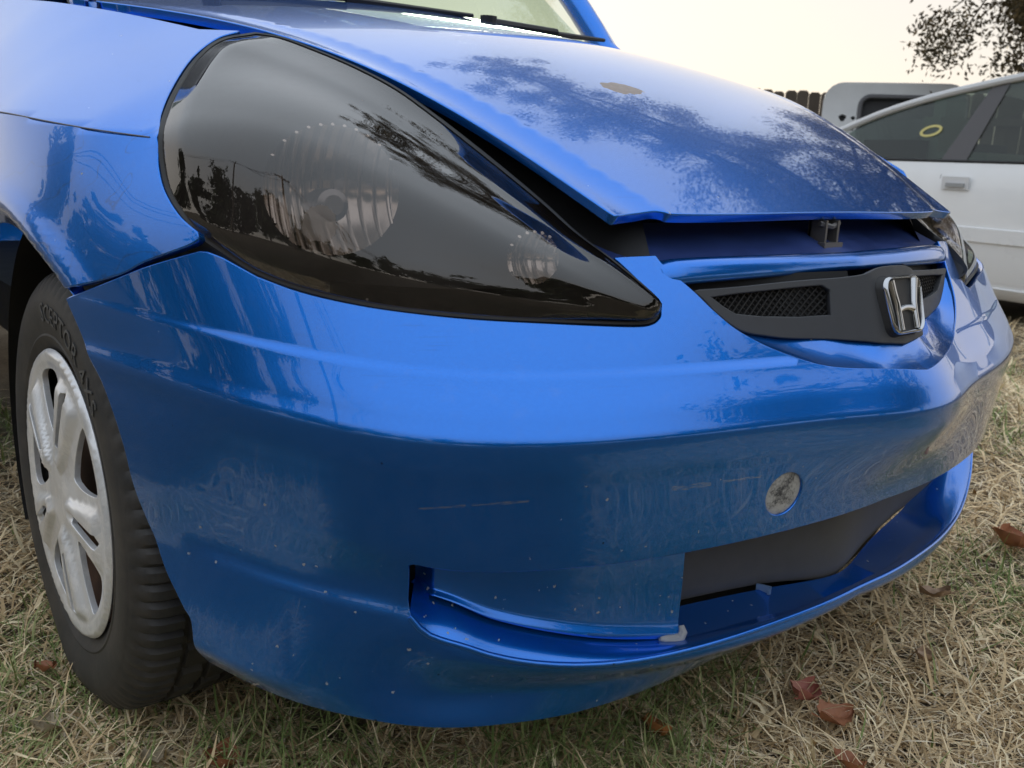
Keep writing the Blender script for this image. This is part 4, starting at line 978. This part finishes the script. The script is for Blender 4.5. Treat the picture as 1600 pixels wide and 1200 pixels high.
# --- wheels
def build_wheel():
    W = (0, 0, 0)     # local: axle along X, outside = -X
    n = 320
    def prof_tyre():
        P = [(.010, .176), (.004, .182), (-.002, .190), (-.006, .200), (-.009, .2045), (-.0095, .2065), (-.0085, .209), (-.011, .222), (-.0125, .236), (-.0115, .250), (-.0100, .256), (-.0090, .258),
             (-.0085, .2615), (-.004, .271), (.002, .279), (.008, .2845), (.016, .2878), (.030, .2895), (.0425, .2900), (.0435, .2835), (.0495, .2835), (.0505, .2902), (.074, .2908), (.075, .2838), (.083, .2838), (.084, .2908),
             (.108, .2902), (.109, .2835), (.115, .2835), (.116, .2900), (.140, .2885), (.150, .284), (.160, .272), (.165, .24), (.160, .19)]
        return P
    P = prof_tyre(); mbT = MB()
    t = np.arange(n)*2*np.pi/n; rows = []
    for x, r in P:
        rr_ = np.full(n, r)
        if x < .043 and r > .270:
            d = .0060*(1 if r > .28 else .6); rr_ = rr_ - d*((np.arange(n) % 4) == 0)
        elif .05 < x < .11 and r > .286:
            rr_ = rr_ - .006*((np.arange(n) % 9) < 2)
        sq = rr_.copy()
        y = sq*np.cos(t); z = sq*np.sin(t); z = np.maximum(z, -.2845)
        bul_ = .006*np.exp(-((t - 1.5*np.pi)/.35)**2)*np.exp(-((r - .245)/.03)**2)
        rows.append(np.stack([np.full(n, x) - bul_*(1 if x < .03 else 0), y, z], 1))
    mbT.grid(np.array(rows)[::-1], closed=True)
    rim = MB(); rim.lathe([(.16, .186), (.14, .176), (.05, .165), (.03, .150), (.045, .11), (.05, .06), (.03, .055), (.028, .01)][::-1], 60, W)
    wheel = rim.build('wheel', RUSTY, car, angle=40)
    wheel.location = (-.7445, .772, .2845)
    mbT.build('tyre', RUBBER, wheel, angle=28)
    # hubcap with five split spokes
    def cap_pt(y, z):
        r = np.hypot(y, z); a = np.arctan2(z, -y)
        sp_ = np.cos(2.5*(a - SPOKE0))**2          # 1 on a spoke, 0 between
        h = pchip([0, .03, .06, .10, .14, .165, .176, .184, .190], [.0135, .0130, .0100, .0085, .0065, .0050, .0075, .0080, .0020], r)
        rib = sstep(.55, .85, sp_)*sstep(.035, .06, r)*(1 - sstep(.150, .170, r))
        h = h + .009*rib - .003*(1 - sp_)*sstep(.04, .08, r)*(1 - sstep(.15, .168, r))
        groove = np.exp(-((np.abs(np.sin((a - SPOKE0)*2.5))/2.5*r*1.0)/.0045)**2)*(np.cos((a - SPOKE0)*2.5)**2 > .5)
        h = h - .004*groove*sstep(.05, .075, r)*(1 - sstep(.15, .165, r))
        return np.stack([-h - .004, y, z], -1)
    holes = []
    for k in range(5):
        a0 = SPOKE0 + 2*math.pi*k/5
        # slot down the middle of the spoke
        slot = [(.078, -.0075), (.156, -.0100), (.161, 0), (.156, .0100), (.078, .0075), (.073, 0)]
        holes.append(np.array([(-(r*math.cos(a0) - w*math.sin(a0)), r*math.sin(a0) + w*math.cos(a0)) for r, w in slot]))
        a1 = a0 + math.pi/5
        win = []
        for r, da in ((.074, -.06), (.095, -.20), (.125, -.270), (.152, -.285), (.163, -.23), (.165, -.10), (.165, .10), (.163, .23), (.152, .285), (.125, .270), (.095, .20), (.074, .06)):
            win.append((-r*math.cos(a1 + da), r*math.sin(a1 + da)))
        wv = np.array(win); wv = np.vstack([wv, wv[:1]]); wv = smooth_open(wv, 4)[:-1]
        holes.append(wv)
    tt_ = np.linspace(0, 2*np.pi, 120, endpoint=False)
    outer = np.stack([.1895*np.cos(tt_), .1895*np.sin(tt_)], 1)
    panel('hubcap', outer, cap_pt, .005, HUBCAP, wheel, holes=holes, hem=.008, ref=(.5, 0, 0), edge=.001)['label'] = 'scuffed silver hubcap with five split spokes'
    mb = MB(); mb.lathe([(.024, .180), (.030, .12), (.026, .05), (.026, .001)], 48, W); mb.build('brake_disc', RUSTY, wheel, angle=60)
    # raised sidewall lettering
    def lettering(txt, r0, size, ang0, name, space=1.0):
        cu = bpy.data.curves.new('lettering', 'FONT'); cu.body = txt; cu.size = size; cu.extrude = .0007; cu.space_character = space; cu.resolution_u = 3
        to = bpy.data.objects.new('lettering_tmp', cu); COL.objects.link(to)
        dg = bpy.context.evaluated_depsgraph_get(); me = bpy.data.meshes.new_from_object(to.evaluated_get(dg))
        bpy.data.objects.remove(to)
        bm = bmesh.new(); bm.from_mesh(me); bmesh.ops.subdivide_edges(bm, edges=[e for e in bm.edges if e.calc_length() > .006], cuts=2)
        pr = [(r, x) for x, r in P if x < .012 and .205 < r < .285]; pr.sort()
        for v in bm.verts:
            x, y, e = v.co; r = r0 + y; a = ang0 - x/r0
            surf = float(np.interp(r, [q[0] for q in pr], [q[1] for q in pr]))
            v.co = (surf - .0004 - (e + .0007)*.8, -r*math.cos(a), r*math.sin(a))
        bm.to_mesh(me); bm.free(); me.materials.clear(); me.materials.append(RUBBER_TEXT)
        o = bpy.data.objects.new(name, me); COL.objects.link(o); o.parent = wheel
    lettering('SCEPTOR 4XS', .2255, .034, math.radians(98), 'lettering', 1.12)
    lettering('RADIAL  TUBELESS', .240, .015, math.radians(-28), 'lettering', 1.05) if False else None
    mb = MB(); mb.tube([(.0, .165*math.cos(-1.2), .165*math.sin(-1.2)), (-.012, .19, -.02)], .003, 6) if False else None
    return wheel
SPOKE0 = math.radians(-4)
wheel0 = build_wheel()
for loc, rz in (((.7445, .772, .2845), math.pi), ((-.735, 3.20, .2845), 0), ((.735, 3.20, .2845), math.pi)):
    w = wheel0.copy(); COL.objects.link(w); w.location = loc; w.rotation_euler = (0, 0, rz)
    for ch in list(wheel0.children):
        c = ch.copy(); COL.objects.link(c); c.parent = w

# ------------------------------------------------------------------ ground
def ground_mat():
    t = NT('soil'); co = t.coord()
    a = t.noise(co, 9, 8, .7); b = t.noise(co, 130, 6, .7)
    c = t.mix(t.ramp(a, [(.35, 0.0), (.65, 1.0)]), (.085, .064, .044), (.19, .15, .10))
    c = t.mix(t.ramp(b, [(.45, 0.0), (.7, .8)]), c, (.26, .205, .14))
    far = t.noise(co, .6, 5, .6)
    c = t.mix(t.ramp(far, [(.5, 0.0), (.7, .35)]), c, (.10, .12, .05))
    t.link(c, t.b.inputs['Base Color']); t.set(Roughness=.95, Specular_IOR_Level=.2)
    t.link(t.bump(b, .8, .01), t.b.inputs['Normal']); return t.m
gx = np.concatenate([[-150, -60, -25, -10], np.linspace(-5, 8, 90), [15, 30, 60, 150]])
gy = np.concatenate([[-150, -60, -25, -10], np.linspace(-4, 9, 90), [15, 30, 60, 150]])
GX, GY = np.meshgrid(gx, gy)
def gz(x, y):
    return .012*np.sin(x*2.3 + .7)*np.cos(y*1.9) + .007*np.sin(x*7.1)*np.sin(y*6.3 + 1) - .008 - .2*sstep(1.6, 4.2, x)
mb = MB(); mb.grid(np.stack([GX, GY, gz(GX, GY)], -1)); tag(mb.build('ground', ground_mat(), angle=180), kind='structure')

# ------------------------------------------------------------------ grass and straw
def blade_mat(name, c1, c2, c3):
    t = NT(name)
    g = t.node('ShaderNodeNewGeometry'); r = t.node('ShaderNodeAttribute', attribute_name='tint')
    t.link(t.ramp(r.outputs['Fac'], [(0.0, c1), (.5, c2), (1.0, c3)]), t.b.inputs['Base Color'])
    t.set(Roughness=.7, Specular_IOR_Level=.25); t.b.inputs['Transmission Weight'].default_value = 0.0
    return t.m
def blades(name, n, mat, length, width, lie, dens, label, cat, curl=.5):
    """n blades; lie 0 upright .. 1 flat on the ground"""
    pos = dens(n); n = len(pos)
    L = RNG.uniform(*length, n); Wd = RNG.uniform(*width, n); az = RNG.uniform(0, 2*np.pi, n)
    el = np.clip(RNG.normal(1 - lie, .22, n), .03, 1.0)*np.pi/2
    dist = np.hypot(pos[:, 0] + 1.03, pos[:, 1] + .46); k = np.clip(dist/1.6, 1, 3.2); L *= k**.3; Wd *= k**.5
    seg = 3
    bend = RNG.normal(0, curl, n); droop = RNG.uniform(.2, 1.2, n)*curl
    x = pos[:, 0].copy(); y = pos[:, 1].copy(); z = gz(x, y) + RNG.uniform(-.004, .02, n)*lie
    V = np.zeros((n, seg + 1, 2, 3)); a = az.copy(); e = el.copy()
    for i in range(seg + 1):
        w = Wd*(1 - (i/seg)**1.6*.9)*.5
        sx, sy = -np.sin(a), np.cos(a); tw = RNG.uniform(-.3, .3, n)
        V[:, i, 0] = np.stack([x + sx*w, y + sy*w, z + w*tw], 1); V[:, i, 1] = np.stack([x - sx*w, y - sy*w, z - w*tw], 1)
        st = L/seg
        x = x + np.cos(a)*np.cos(e)*st; y = y + np.sin(a)*np.cos(e)*st; z = np.maximum(z + np.sin(e)*st, gz(x, y) + .001)
        a = a + bend/seg*1.5; e = e - droop/seg*1.4
    idx = (np.arange(n)*(seg + 1)*2)[:, None]
    F = []
    for i in range(seg):
        F.append(np.stack([idx[:, 0] + 2*i, idx[:, 0] + 2*i + 1, idx[:, 0] + 2*i + 3, idx[:, 0] + 2*i + 2], 1))
    F = np.stack(F, 1).reshape(-1, 4)
    me = bpy.data.meshes.new(name); VV = V.reshape(-1, 3)
    me.vertices.add(len(VV)); me.vertices.foreach_set('co', VV.ravel())
    me.loops.add(F.size); me.loops.foreach_set('vertex_index', F.ravel().astype(np.int32))
    me.polygons.add(len(F)); me.polygons.foreach_set('loop_start', np.arange(0, F.size, 4, dtype=np.int32)); me.polygons.foreach_set('loop_total', np.full(len(F), 4, np.int32))
    me.polygons.foreach_set('use_smooth', np.ones(len(F), bool))
    at = me.attributes.new('tint', 'FLOAT', 'POINT'); at.data.foreach_set('value', np.repeat(RNG.random(n), (seg + 1)*2).astype(np.float32))
    me.update(calc_edges=True); me.materials.append(mat)
    o = bpy.data.objects.new(name, me); COL.objects.link(o); return tag(o, label, cat, kind='stuff')
def patchy(x, y, f=1.0, ph=0.0):
    return .5 + .25*np.sin(3.1*f*x + ph + 1.3*np.sin(2.3*f*y)) + .25*np.sin(3.7*f*y - ph + 1.1*np.sin(2.9*f*x + .5))
def dens_near(ph, thr, rmax=7.0, power=1.5, soft=.25):
    def d(n):
        m = n*4
        r = .75 + (rmax - .75)*RNG.random(m)**power; a = RNG.uniform(math.radians(-12), math.radians(112), m)   # bearing about the photographer's spot
        a = math.radians(90) - (a - math.radians(0)) 
        x = -1.03 + r*np.cos(a); y = -.46 + r*np.sin(a)
        p = patchy(x, y, 1.6, ph)
        keep = RNG.random(m) < np.clip((p - thr)/soft, .04, 1)
        keep &= ~((np.abs(x) < .55) & (y > .45) & (y < 3.6))
        q = np.stack([x, y], 1)[keep]; return q[:n]
    return d
STRAW = blade_mat('straw', (.32, .21, .10), (.72, .54, .31), (.95, .81, .54))
GREEN = blade_mat('green_blade', (.12, .17, .045), (.21, .26, .085), (.33, .34, .15))
OLDST = blade_mat('grey_straw', (.26, .19, .12), (.60, .48, .33), (.90, .78, .58))
blades('dry_grass', 115000, STRAW, (.025, .11), (.0013, .0034), .88, dens_near(.3, .05), 'matted straw coloured dry grass lying over the ground', 'grass', .7)
blades('withered_grass', 60000, OLDST, (.02, .075), (.0010, .0030), .93, dens_near(2.0, .1), 'short grey withered grass litter between the straw', 'grass', .9)
blades('green_grass', 24000, GREEN, (.03, .09), (.0016, .0040), .60, dens_near(4.1, .50, 5.0), 'tufts of green grass growing through the straw', 'grass', .6)
blades('broad_straw', 26000, STRAW, (.03, .10), (.0035, .0080), .90, dens_near(1.1, .2), 'broad flat straw blades scattered over the matted grass', 'grass', .8)
def tuft(cx, cy, rad):
    def d(n):
        a = RNG.uniform(0, 2*np.pi, n); r = rad*np.sqrt(RNG.random(n)); return np.stack([cx + r*np.cos(a)*1.5, cy + r*np.sin(a)], 1)
    return d
for (cx, cy, rad, n, lab) in ((-.18, .30, .14, 700, 'lush green grass tuft under the middle of the blue bumper'), (-.62, .45, .13, 500, 'green grass tuft under the blue bumper beside the tyre'), (-.80, .28, .12, 380, 'green grass tuft in front of the tyre at the lower left'), (-.40, .16, .16, 700, 'broad green grass tuft at the bottom centre of the picture')):
    blades('grass_tuft', n, GREEN, (.05, .13), (.0016, .0040), .48, tuft(cx, cy, rad), lab, 'grass', 1.0)

# ------------------------------------------------------------------ fallen leaves
def leaf_mat(name, c, c2):
    t = NT(name); co = t.coord()
    t.link(t.mix(t.noise(co, 60, 5, .7), c, c2), t.b.inputs['Base Color']); t.set(Roughness=.6); return t.m
LM = [leaf_mat('leaf_tan', (.42, .29, .19), (.30, .19, .12)), leaf_mat('leaf_rust', (.42, .17, .075), (.24, .09, .045)), leaf_mat('leaf_red', (.30, .07, .055), (.46, .20, .14)), leaf_mat('leaf_orange', (.46, .19, .05), (.30, .11, .04)), leaf_mat('leaf_pale', (.40, .33, .22), (.29, .23, .15))]
def leaf(px, m, size, rz, tilt, curl, label, z=.03, wide=.42):
    x0, y0 = px; mb = MB(); rows = []
    for u in np.linspace(0, 1, 11):
        w = wide*size*(math.sin(math.pi*u**.8))**.8*(1 + .12*math.sin(u*23)); row = []
        for v in np.linspace(-1, 1, 7):
            row.append(((u - .5)*size, v*w, curl*size*(v*v*.6 + (2*u - 1)**2*.35) + .003*math.sin(9*u + 5*v)))
        rows.append(row)
    mb.grid(np.array(rows)); mb.tube([(-.5*size, 0, .2*curl*size), (-.5*size - .25*size, .02*size, .01)], [.0012, .0009], 5)
    mb.grid(np.array(rows)[:, ::-1] - np.array([0, 0, .0006]))
    o = mb.build('fallen_leaf', m, angle=80); o.location = (x0, y0, float(gz(x0, y0)) + z); o.rotation_euler = (tilt, tilt*.6, rz)
    return tag(o, label, 'leaf', 'fallen leaves on the grass')
for args in LEAVES: leaf((args[0], args[1]), LM[args[2]], args[3], args[4], args[5], args[6], args[7], *(args[8:]))

# ------------------------------------------------------------------ white estate car
def d2(v): return Vector((v[0], v[1], 0)).normalized()
def white_car():
    root = empty('white_car', WC0); root.rotation_euler = (0, 0, WC_RZ); root.scale = (1, -1, 1)
    tag(root, 'white estate car parked beyond the blue bonnet at right', 'car')
    # local: +X runs along the car towards its tail, y = 0 is the side facing the viewer, +y into the car
    xs = np.linspace(-2.1, 2.15, 56)
    def side_y(z): return pchip([.14, .26, .50, .62, .88, 1.03], [.09, .03, .0, .0, .02, .06], z)
    zz = np.array([.14, .17, .215, .22, .25, .26, .35, .48, .505, .51, .53, .58, .600, .605, .70, .80, .90, .97, 1.00, 1.02])
    rows = []
    for z in zz:
        y = side_y(np.array(z)) - (.014 if .51 <= z <= .600 else 0) - (.02 if .17 <= z <= .215 else 0)
        end = .45*sstep(1.5, 2.15, xs)**2 + .30*sstep(1.6, 2.1, -xs)**2
        rows.append(np.stack([xs, y + end, z + 0*xs], -1))
    mb = MB(); mb.grid(np.array(rows)); mb.build('body_side', WHITEP, root, angle=25)
    mb = MB(); mb.grid(np.array([[(x, y + (.45*sstep(1.5, 2.15, x)**2)*(1 if y < .8 else -1), z) for x in xs] for y, z in ((.062, 1.02), (.3, 1.035), (1.4, 1.035), (1.64, 1.02))]))
    mb.grid(np.array([[(2.15, .5, z), (2.22, .85, z), (2.15, 1.2, z)] for z in (.2, .6, 1.03)])); mb.build('body_shell', WHITEP, root, angle=30)
    mb = MB(); mb.box((0, .85, .36), (3.8, 1.4, .36)); mb.build('underbody', VOID, root, smooth=False)
    yb, yt = .07, .23; zb = 1.035
    roofz = lambda x: float(pchip([-2.0, -1.4, -.8, 0, .55, 1.15, 1.75, 2.1], [1.06, 1.42, 1.60, 1.605, 1.535, 1.40, 1.18, 1.06], x))
    def ysurf(x, z): return yb + (yt - yb)*(z - zb)/.56
    def gw(name, xa, xb, xc, xd, mat, off=0.0, n=6):
        mb = MB(); rows = []
        for f in np.linspace(0, 1, n):
            x0, x1 = xa + (xb - xa)*f, xd + (xc - xd)*f; z1 = roofz(x1) - .03
            rows.append([(x0 + (x1 - x0)*g, ysurf(0, zb + (z1 - zb)*g) + off, zb + (z1 - zb)*g) for g in (0, .33, .66, 1)])
        R_ = np.array(rows); mb.grid(R_); mb.grid((R_ + np.array([0, .008, 0]))[:, ::-1]); return mb.build(name, mat, root, smooth=False)
    WG = glass_mat('estate_glass', (.52, .58, .55))
    gw('side_window', -.62, .47, .33, -.60, WG); gw('side_window', .64, 1.75, 1.42, .43, WG, 0, 9); gw('side_window', -1.45, -.72, -.70, -.98, WG)
    PILL = simple('pillar_grey', (.085, .083, .09), .45)
    gw('pillar', .46, .65, .44, .32, PILL, -.006); gw('pillar', -.73, -.61, -.59, -.71, PILL, -.006)
    mb = MB(); mb.tube([(-1.7, .062, 1.03), (1.8, .066, 1.03)], .011, 6); mb.build('window_seal', BLACK, root)
    RAIL = simple('white_trim', (.66, .67, .69), .3)
    mb = MB(); mb.tube([(x, ysurf(0, roofz(x)) - .012, roofz(x) - .005) for x in np.linspace(-1.9, 1.95, 30)], .026, 8); mb.build('roof_rail', RAIL, root)
    mb = MB(); mb.grid(np.array([[(x, yt + f*(1.7 - 2*yt), roofz(x) + .04*math.sin(math.pi*f)) for f in np.linspace(0, 1, 13)] for x in (-1.0, -.8, -.4, 0, .3, .55, .8)])); mb.build('roof', WHITEP, root, angle=80)
    mb = MB(); mb.grid(np.array([[(x, yt + f*(1.7 - 2*yt), roofz(x) + .04*math.sin(math.pi*f) - .004) for f in np.linspace(0, 1, 9)] for x in (.8, 1.15, 1.75, 2.1)])); mb.build('rear_window', WG, root, angle=80)
    mb = MB(); mb.box((.18, yt + .10, 1.665), (.26, .14, .012)); mb.box((.10, yt + .10, 1.64), (.03, .04, .04)); mb.box((.26, yt + .10, 1.63), (.03, .04, .05)); mb.build('roof_bar_foot', BLACK, root, smooth=False)
    mb = MB(); mb.box((.475, .004, .885), (.20, .010, .085)); mb.build('handle_plate', simple('handle_white', (.68, .69, .71), .35), root, smooth=False)
    mb = MB(); mb.box((.470, -.006, .872), (.135, .016, .026)); mb.build('door_handle', simple('handle_grey', (.34, .35, .36), .4), root, smooth=False)
    for pts in ([(.60, .064, 1.02), (.61, .03, .92), (.60, -.001, .60), (.57, -.001, .45), (.55, .03, .26)], [(-.67, .064, 1.02), (-.67, .03, .92), (-.67, -.001, .5), (-.67, .03, .26)]):
        mb = MB(); mb.tube(pts, .0035, 5); mb.build('door_gap', simple('gap_grey', (.22, .22, .23), .8), root)
    for x in (-.35, .75):
        mb = MB(); mb.box((x, .62, .95), (.45, .46, .30)); mb.box((x + .25, .62, 1.18), (.14, .44, .34)); mb.box((x + .27, .62, 1.42), (.10, .24, .16)); mb.build('seat', simple('seat_cloth', (.30, .33, .29), .9), root, smooth=False)
    mb = MB(); mb.box((1.25, .85, 1.10), (.5, 1.1, .16)); mb.build('luggage', simple('cover_dark', (.03, .03, .035), .9), root, smooth=False)
    mb = MB(); mb.box((.20, .30, 1.50), (.05, .14, .10)); mb.build('inside_mirror', BLACK, root, smooth=False)
    ST = simple('sticker_yellow', (.62, .55, .20), .5); mb = MB(); P1 = []; P2 = []
    f_ = lambda x, z: (x, ysurf(0, z) - .006, z)
    for k in range(32):
        a = 2*math.pi*k/32; P1.append(f_(.80 + .085*math.cos(a), 1.235 + .040*math.sin(a) - .012*math.cos(a))); P2.append(f_(.80 + .062*math.cos(a), 1.235 + .024*math.sin(a) - .012*math.cos(a)))
    mb.grid(np.array([P1, P2]), closed=True); mb.build('oval_sticker', ST, root, smooth=False)
    for x in (-1.25, 1.30):
        mb = MB(); t = np.linspace(0, 2*np.pi, 40, endpoint=False); rows = []
        for y, r in ((.20, .18), (.07, .20), (.05, .27), (.07, .31), (.24, .31), (.26, .2)): rows.append([(x + r*math.cos(a), y, .31 + r*math.sin(a)) for a in t])
        mb.grid(np.array(rows), closed=True); mb.build('wheel', RUBBER, root, angle=40)
    return root
white_car()

# ------------------------------------------------------------------ torn-off tailgate standing behind the estate
def tailgate():
    root = empty('white_tailgate', TG0); root.rotation_euler = (0, 0, TG_RZ)
    tag(root, 'stripped white tailgate with holes and empty window standing behind the estate car', 'tailgate')
    w, h = 1.25, 1.74
    out = []
    for cx, cz_, r, a0 in ((-w/2 + .18, h - .16, .16, 90), (w/2 - .18, h - .16, .16, 0)):
        pass
    def rr_(x0, x1, z0, z1, r, n=6):
        P = []
        for cx, cz_, a0 in ((x1 - r, z0 + r, -90), (x1 - r, z1 - r, 0), (x0 + r, z1 - r, 90), (x0 + r, z0 + r, 180)):
            for k in range(n): a = math.radians(a0 + 90*k/(n-1)); P.append((cx + r*math.cos(a), cz_ + r*math.sin(a)))
        return np.array(P)
    outer = rr_(-w/2, w/2, .02, h, .17)
    win = rr_(-w/2 + .33, w/2 - .10, 1.02, h - .12, .09)
    holes = [win]
    for cx, cz_, r in ((-.44, 1.42, .034), (-.345, 1.42, .020), (-.345, 1.33, .026), (-.50, 1.20, .036)):
        holes.append(np.array([(cx + r*math.cos(a)*(1 + .25*math.sin(3*a)), cz_ + r*math.sin(a)) for a in np.linspace(0, 2*np.pi, 14, endpoint=False)]))
    fn = lambda u, v: np.stack([u, .03*(u/w*2)**2 + .06*np.clip(v - 1.0, 0, 1)**2 + .012*np.sin(v*9), v], -1)
    panel('panel', outer, fn, .06, DIRTYWHITE, root, holes=holes, hem=.05, ref=(0, 3, .8))
    fn2 = lambda u, v: fn(u, v) + np.array([0, .05, 0])
    o2 = rr_(-w/2 + .02, w/2 - .02, .04, h - .02, .16); panel('dark_backing', o2, fn2, .06, simple('backing_dark', (.035, .036, .04), .7), root, holes=[], hem=.03, ref=(0, 3, .8))  # solid near-black sheet added so window and holes look dark inside
    mb = MB(); mb.tube([(fn(np.array(p[0]), np.array(p[1]))) for p in np.vstack([win, win[:1]])], .022, 6); mb.build('window_rubber', simple('rubber_grey', (.13, .13, .14), .8), root)
tailgate()

# ------------------------------------------------------------------ fences
def wood_mat(name, c1, c2):
    t = NT(name); co = t.coord(scale=(14, 14, 1.6))
    n = t.noise(co, 3.0, 8, .7, .4)
    oi = t.node('ShaderNodeObjectInfo')
    c = t.mix(n, c1, c2); c = t.mix(t.math('MULTIPLY', oi.outputs['Random'], .45), c, (.05, .042, .036))
    t.link(c, t.b.inputs['Base Color']); t.set(Roughness=.9); t.link(t.bump(n, .5, .01), t.b.inputs['Normal']); return t.m
WOOD = wood_mat('weathered_wood', (.085, .068, .054), (.18, .15, .125))
def fence(p0, p1, h, name, label, bw=.15, rnd=.02):
    a = Vector((p0[0], p0[1], 0)); b = Vector((p1[0], p1[1], 0)); d = (b - a); L = d.length; d.normalize(); ang = math.atan2(d.y, d.x)
    root = empty(name, a); root.rotation_euler = (0, 0, ang); tag(root, label, 'fence')
    meshes = []
    for k in range(5):
        mb = MB(); hh_ = h + random.uniform(-rnd, rnd); w = bw - .003
        P = [(-w/2, 0), (w/2, 0), (w/2, hh_ - .03), (w/2 - .03, hh_), (-w/2 + .03, hh_), (-w/2, hh_ - .03)]
        V = [(x, -.011, z) for x, z in P] + [(x, .011, z) for x, z in P]; n = 6
        mb.add(V, [tuple(range(n)), tuple(range(2*n - 1, n - 1, -1))] + [(i, i + n, (i+1) % n + n, (i+1) % n) for i in range(n)])
        o = mb.build('board', WOOD, root, smooth=False); meshes.append(o.data); o.location = ((k + .5)*bw, random.uniform(-.006, .006), 0)
    for k in range(5, int(L/bw)):
        o = bpy.data.objects.new('board', random.choice(meshes)); COL.objects.link(o); o.parent = root
        o.location = ((k + .5)*bw, random.uniform(-.008, .008), random.uniform(-.02, .01)); o.rotation_euler = (0, random.uniform(-.008, .008), 0)
    for z in (.35, h*.55, h - .35):
        mb = MB(); mb.box((L/2, -.035, z), (L, .045, .09)); mb.build('rail', WOOD, root, smooth=False)
    return root
fence(FENCE_A, FENCE_B, 1.75, 'board_fence', 'weathered dark board fence behind the white car')

# ------------------------------------------------------------------ trees
BARK = simple('bark', (.075, .058, .045), .95, noise_scale=20, var=.4, bump=.6)
def leafmat(name, c1, c2, c3):
    t = NT(name); r = t.node('ShaderNodeAttribute', attribute_name='tint')
    t.link(t.ramp(r.outputs['Fac'], [(0.0, c1), (.55, c2), (1.0, c3)]), t.b.inputs['Base Color']); t.set(Roughness=.6, Specular_IOR_Level=.3); return t.m
OAKL = leafmat('oak_leaves', (.055, .048, .024), (.11, .085, .042), (.19, .13, .06))
DARKL = leafmat('evergreen_leaves', (.022, .034, .014), (.04, .055, .022), (.07, .075, .03))
def tree(base, trunk_h, r0, limbs, clumps, leaf, nleaf, mat, name, label, spread, seed, twig=True):
    rg = np.random.default_rng(seed); root = empty(name, base); tag(root, label, 'tree', None)
    mb = MB(); top = Vector((rg.normal(0, .15), rg.normal(0, .15), trunk_h))
    mb.tube([(0, 0, -.1), (0, 0, .3), tuple(top*.5 + Vector((rg.normal(0, .1), rg.normal(0, .1), 0))), tuple(top)], [r0*1.35, r0, r0*.8, r0*.55], 10)
    for c in clumps:
        c = Vector(c[:3]); st = top*rg.uniform(.65, 1.0); mid = st.lerp(c, .6) + Vector((rg.normal(0, .2), rg.normal(0, .2), rg.uniform(.3, .8)))
        mb.tube([tuple(st), tuple(mid), tuple(c)], [r0*.35, r0*.2, r0*.05], 6)
        if twig:
            for _ in range(9):
                e = c + Vector(rg.normal(0, .42, 3)); mb.tube([tuple(c), tuple(c.lerp(e, .5) + Vector(rg.normal(0, .04, 3))), tuple(e)], [.010, .007, .003], 4)
    mb.build('trunk', BARK, root, angle=60)
    w2 = np.array([(c[3] if len(c) > 3 else spread)**2 for c in clumps]); pers = (nleaf*w2/w2.sum()).astype(int); P = []
    for c, per in zip(clumps, pers):
        r = c[3] if len(c) > 3 else spread
        sub = rg.normal(0, r*.55, (max(8, int(22*r)), 3)) + np.array(c[:3])
        k = rg.integers(0, len(sub), per); P.append(sub[k] + rg.normal(0, r*.13 + .02, (per, 3)))
    P = np.vstack(P); n = len(P); s = rg.uniform(leaf*.6, leaf*1.3, n)
    u = rg.normal(0, 1, (n, 3)); u /= np.linalg.norm(u, axis=1)[:, None]; v = np.cross(u, rg.normal(0, 1, (n, 3))); v /= np.linalg.norm(v, axis=1)[:, None]
    q = np.stack([P - u*s[:, None], P + v*s[:, None]*.42, P + u*s[:, None], P - v*s[:, None]*.42], 1).reshape(-1, 3)
    me = bpy.data.meshes.new('crown'); me.vertices.add(len(q)); me.vertices.foreach_set('co', q.ravel())
    F = np.arange(4*n).reshape(-1, 4); me.loops.add(F.size); me.loops.foreach_set('vertex_index', F.ravel().astype(np.int32)); me.polygons.add(n)
    me.polygons.foreach_set('loop_start', np.arange(0, F.size, 4, dtype=np.int32)); me.polygons.foreach_set('loop_total', np.full(n, 4, np.int32))
    at = me.attributes.new('tint', 'FLOAT', 'POINT'); at.data.foreach_set('value', np.repeat(rg.random(n), 4).astype(np.float32))
    me.update(calc_edges=True); me.materials.append(mat)
    o = bpy.data.objects.new('crown', me); COL.objects.link(o); o.parent = root
    return root
tree(*_OAK())
for tr in _TREELINE():
    tree(*tr)['group'] = 'row of trees behind the photographer'
# ------------------------------------------------------------------ utility pole behind the photographer, mirrored in the lens
def pole(x, y, rz, label):
    root = empty('utility_pole', (x, y, 0)); root.rotation_euler = (0, 0, rz); tag(root, label, 'utility pole', 'utility poles')
    mb = MB(); mb.tube([(0, 0, -.2), (0, 0, 9.0)], [.16, .11], 10); mb.build('post', BARK, root)
    mb = MB(); mb.box((0, 0, 8.3), (2.2, .10, .12)); mb.build('crossarm', BARK, root, smooth=False)
    for q in (-.95, -.35, .35, .95):
        mb = MB(); mb.tube([(q, 0, 8.36), (q, 0, 8.48)], [.04, .03], 8); mb.build('insulator', GREYP, root)
    return Vector((x, y, 0)), rz
polesP = [pole(*p) for p in POLES]
for q in (-.95, .35, .95):
    for (a, ra_), (b, rb_) in zip(polesP[:-1], polesP[1:]):
        A1 = a + Vector((q*math.cos(ra_), q*math.sin(ra_), 8.48)); B1 = b + Vector((q*math.cos(rb_), q*math.sin(rb_), 8.48))
        mb = MB(); mb.tube([tuple(A1.lerp(B1, f) - Vector((0, 0, 2.2*4*f*(1 - f)*.5))) for f in np.linspace(0, 1, 14)], .022, 5)
        o = mb.build('power_line', BLACK); tag(o, 'thin black overhead power line strung between the utility poles', 'power line', 'overhead power lines')
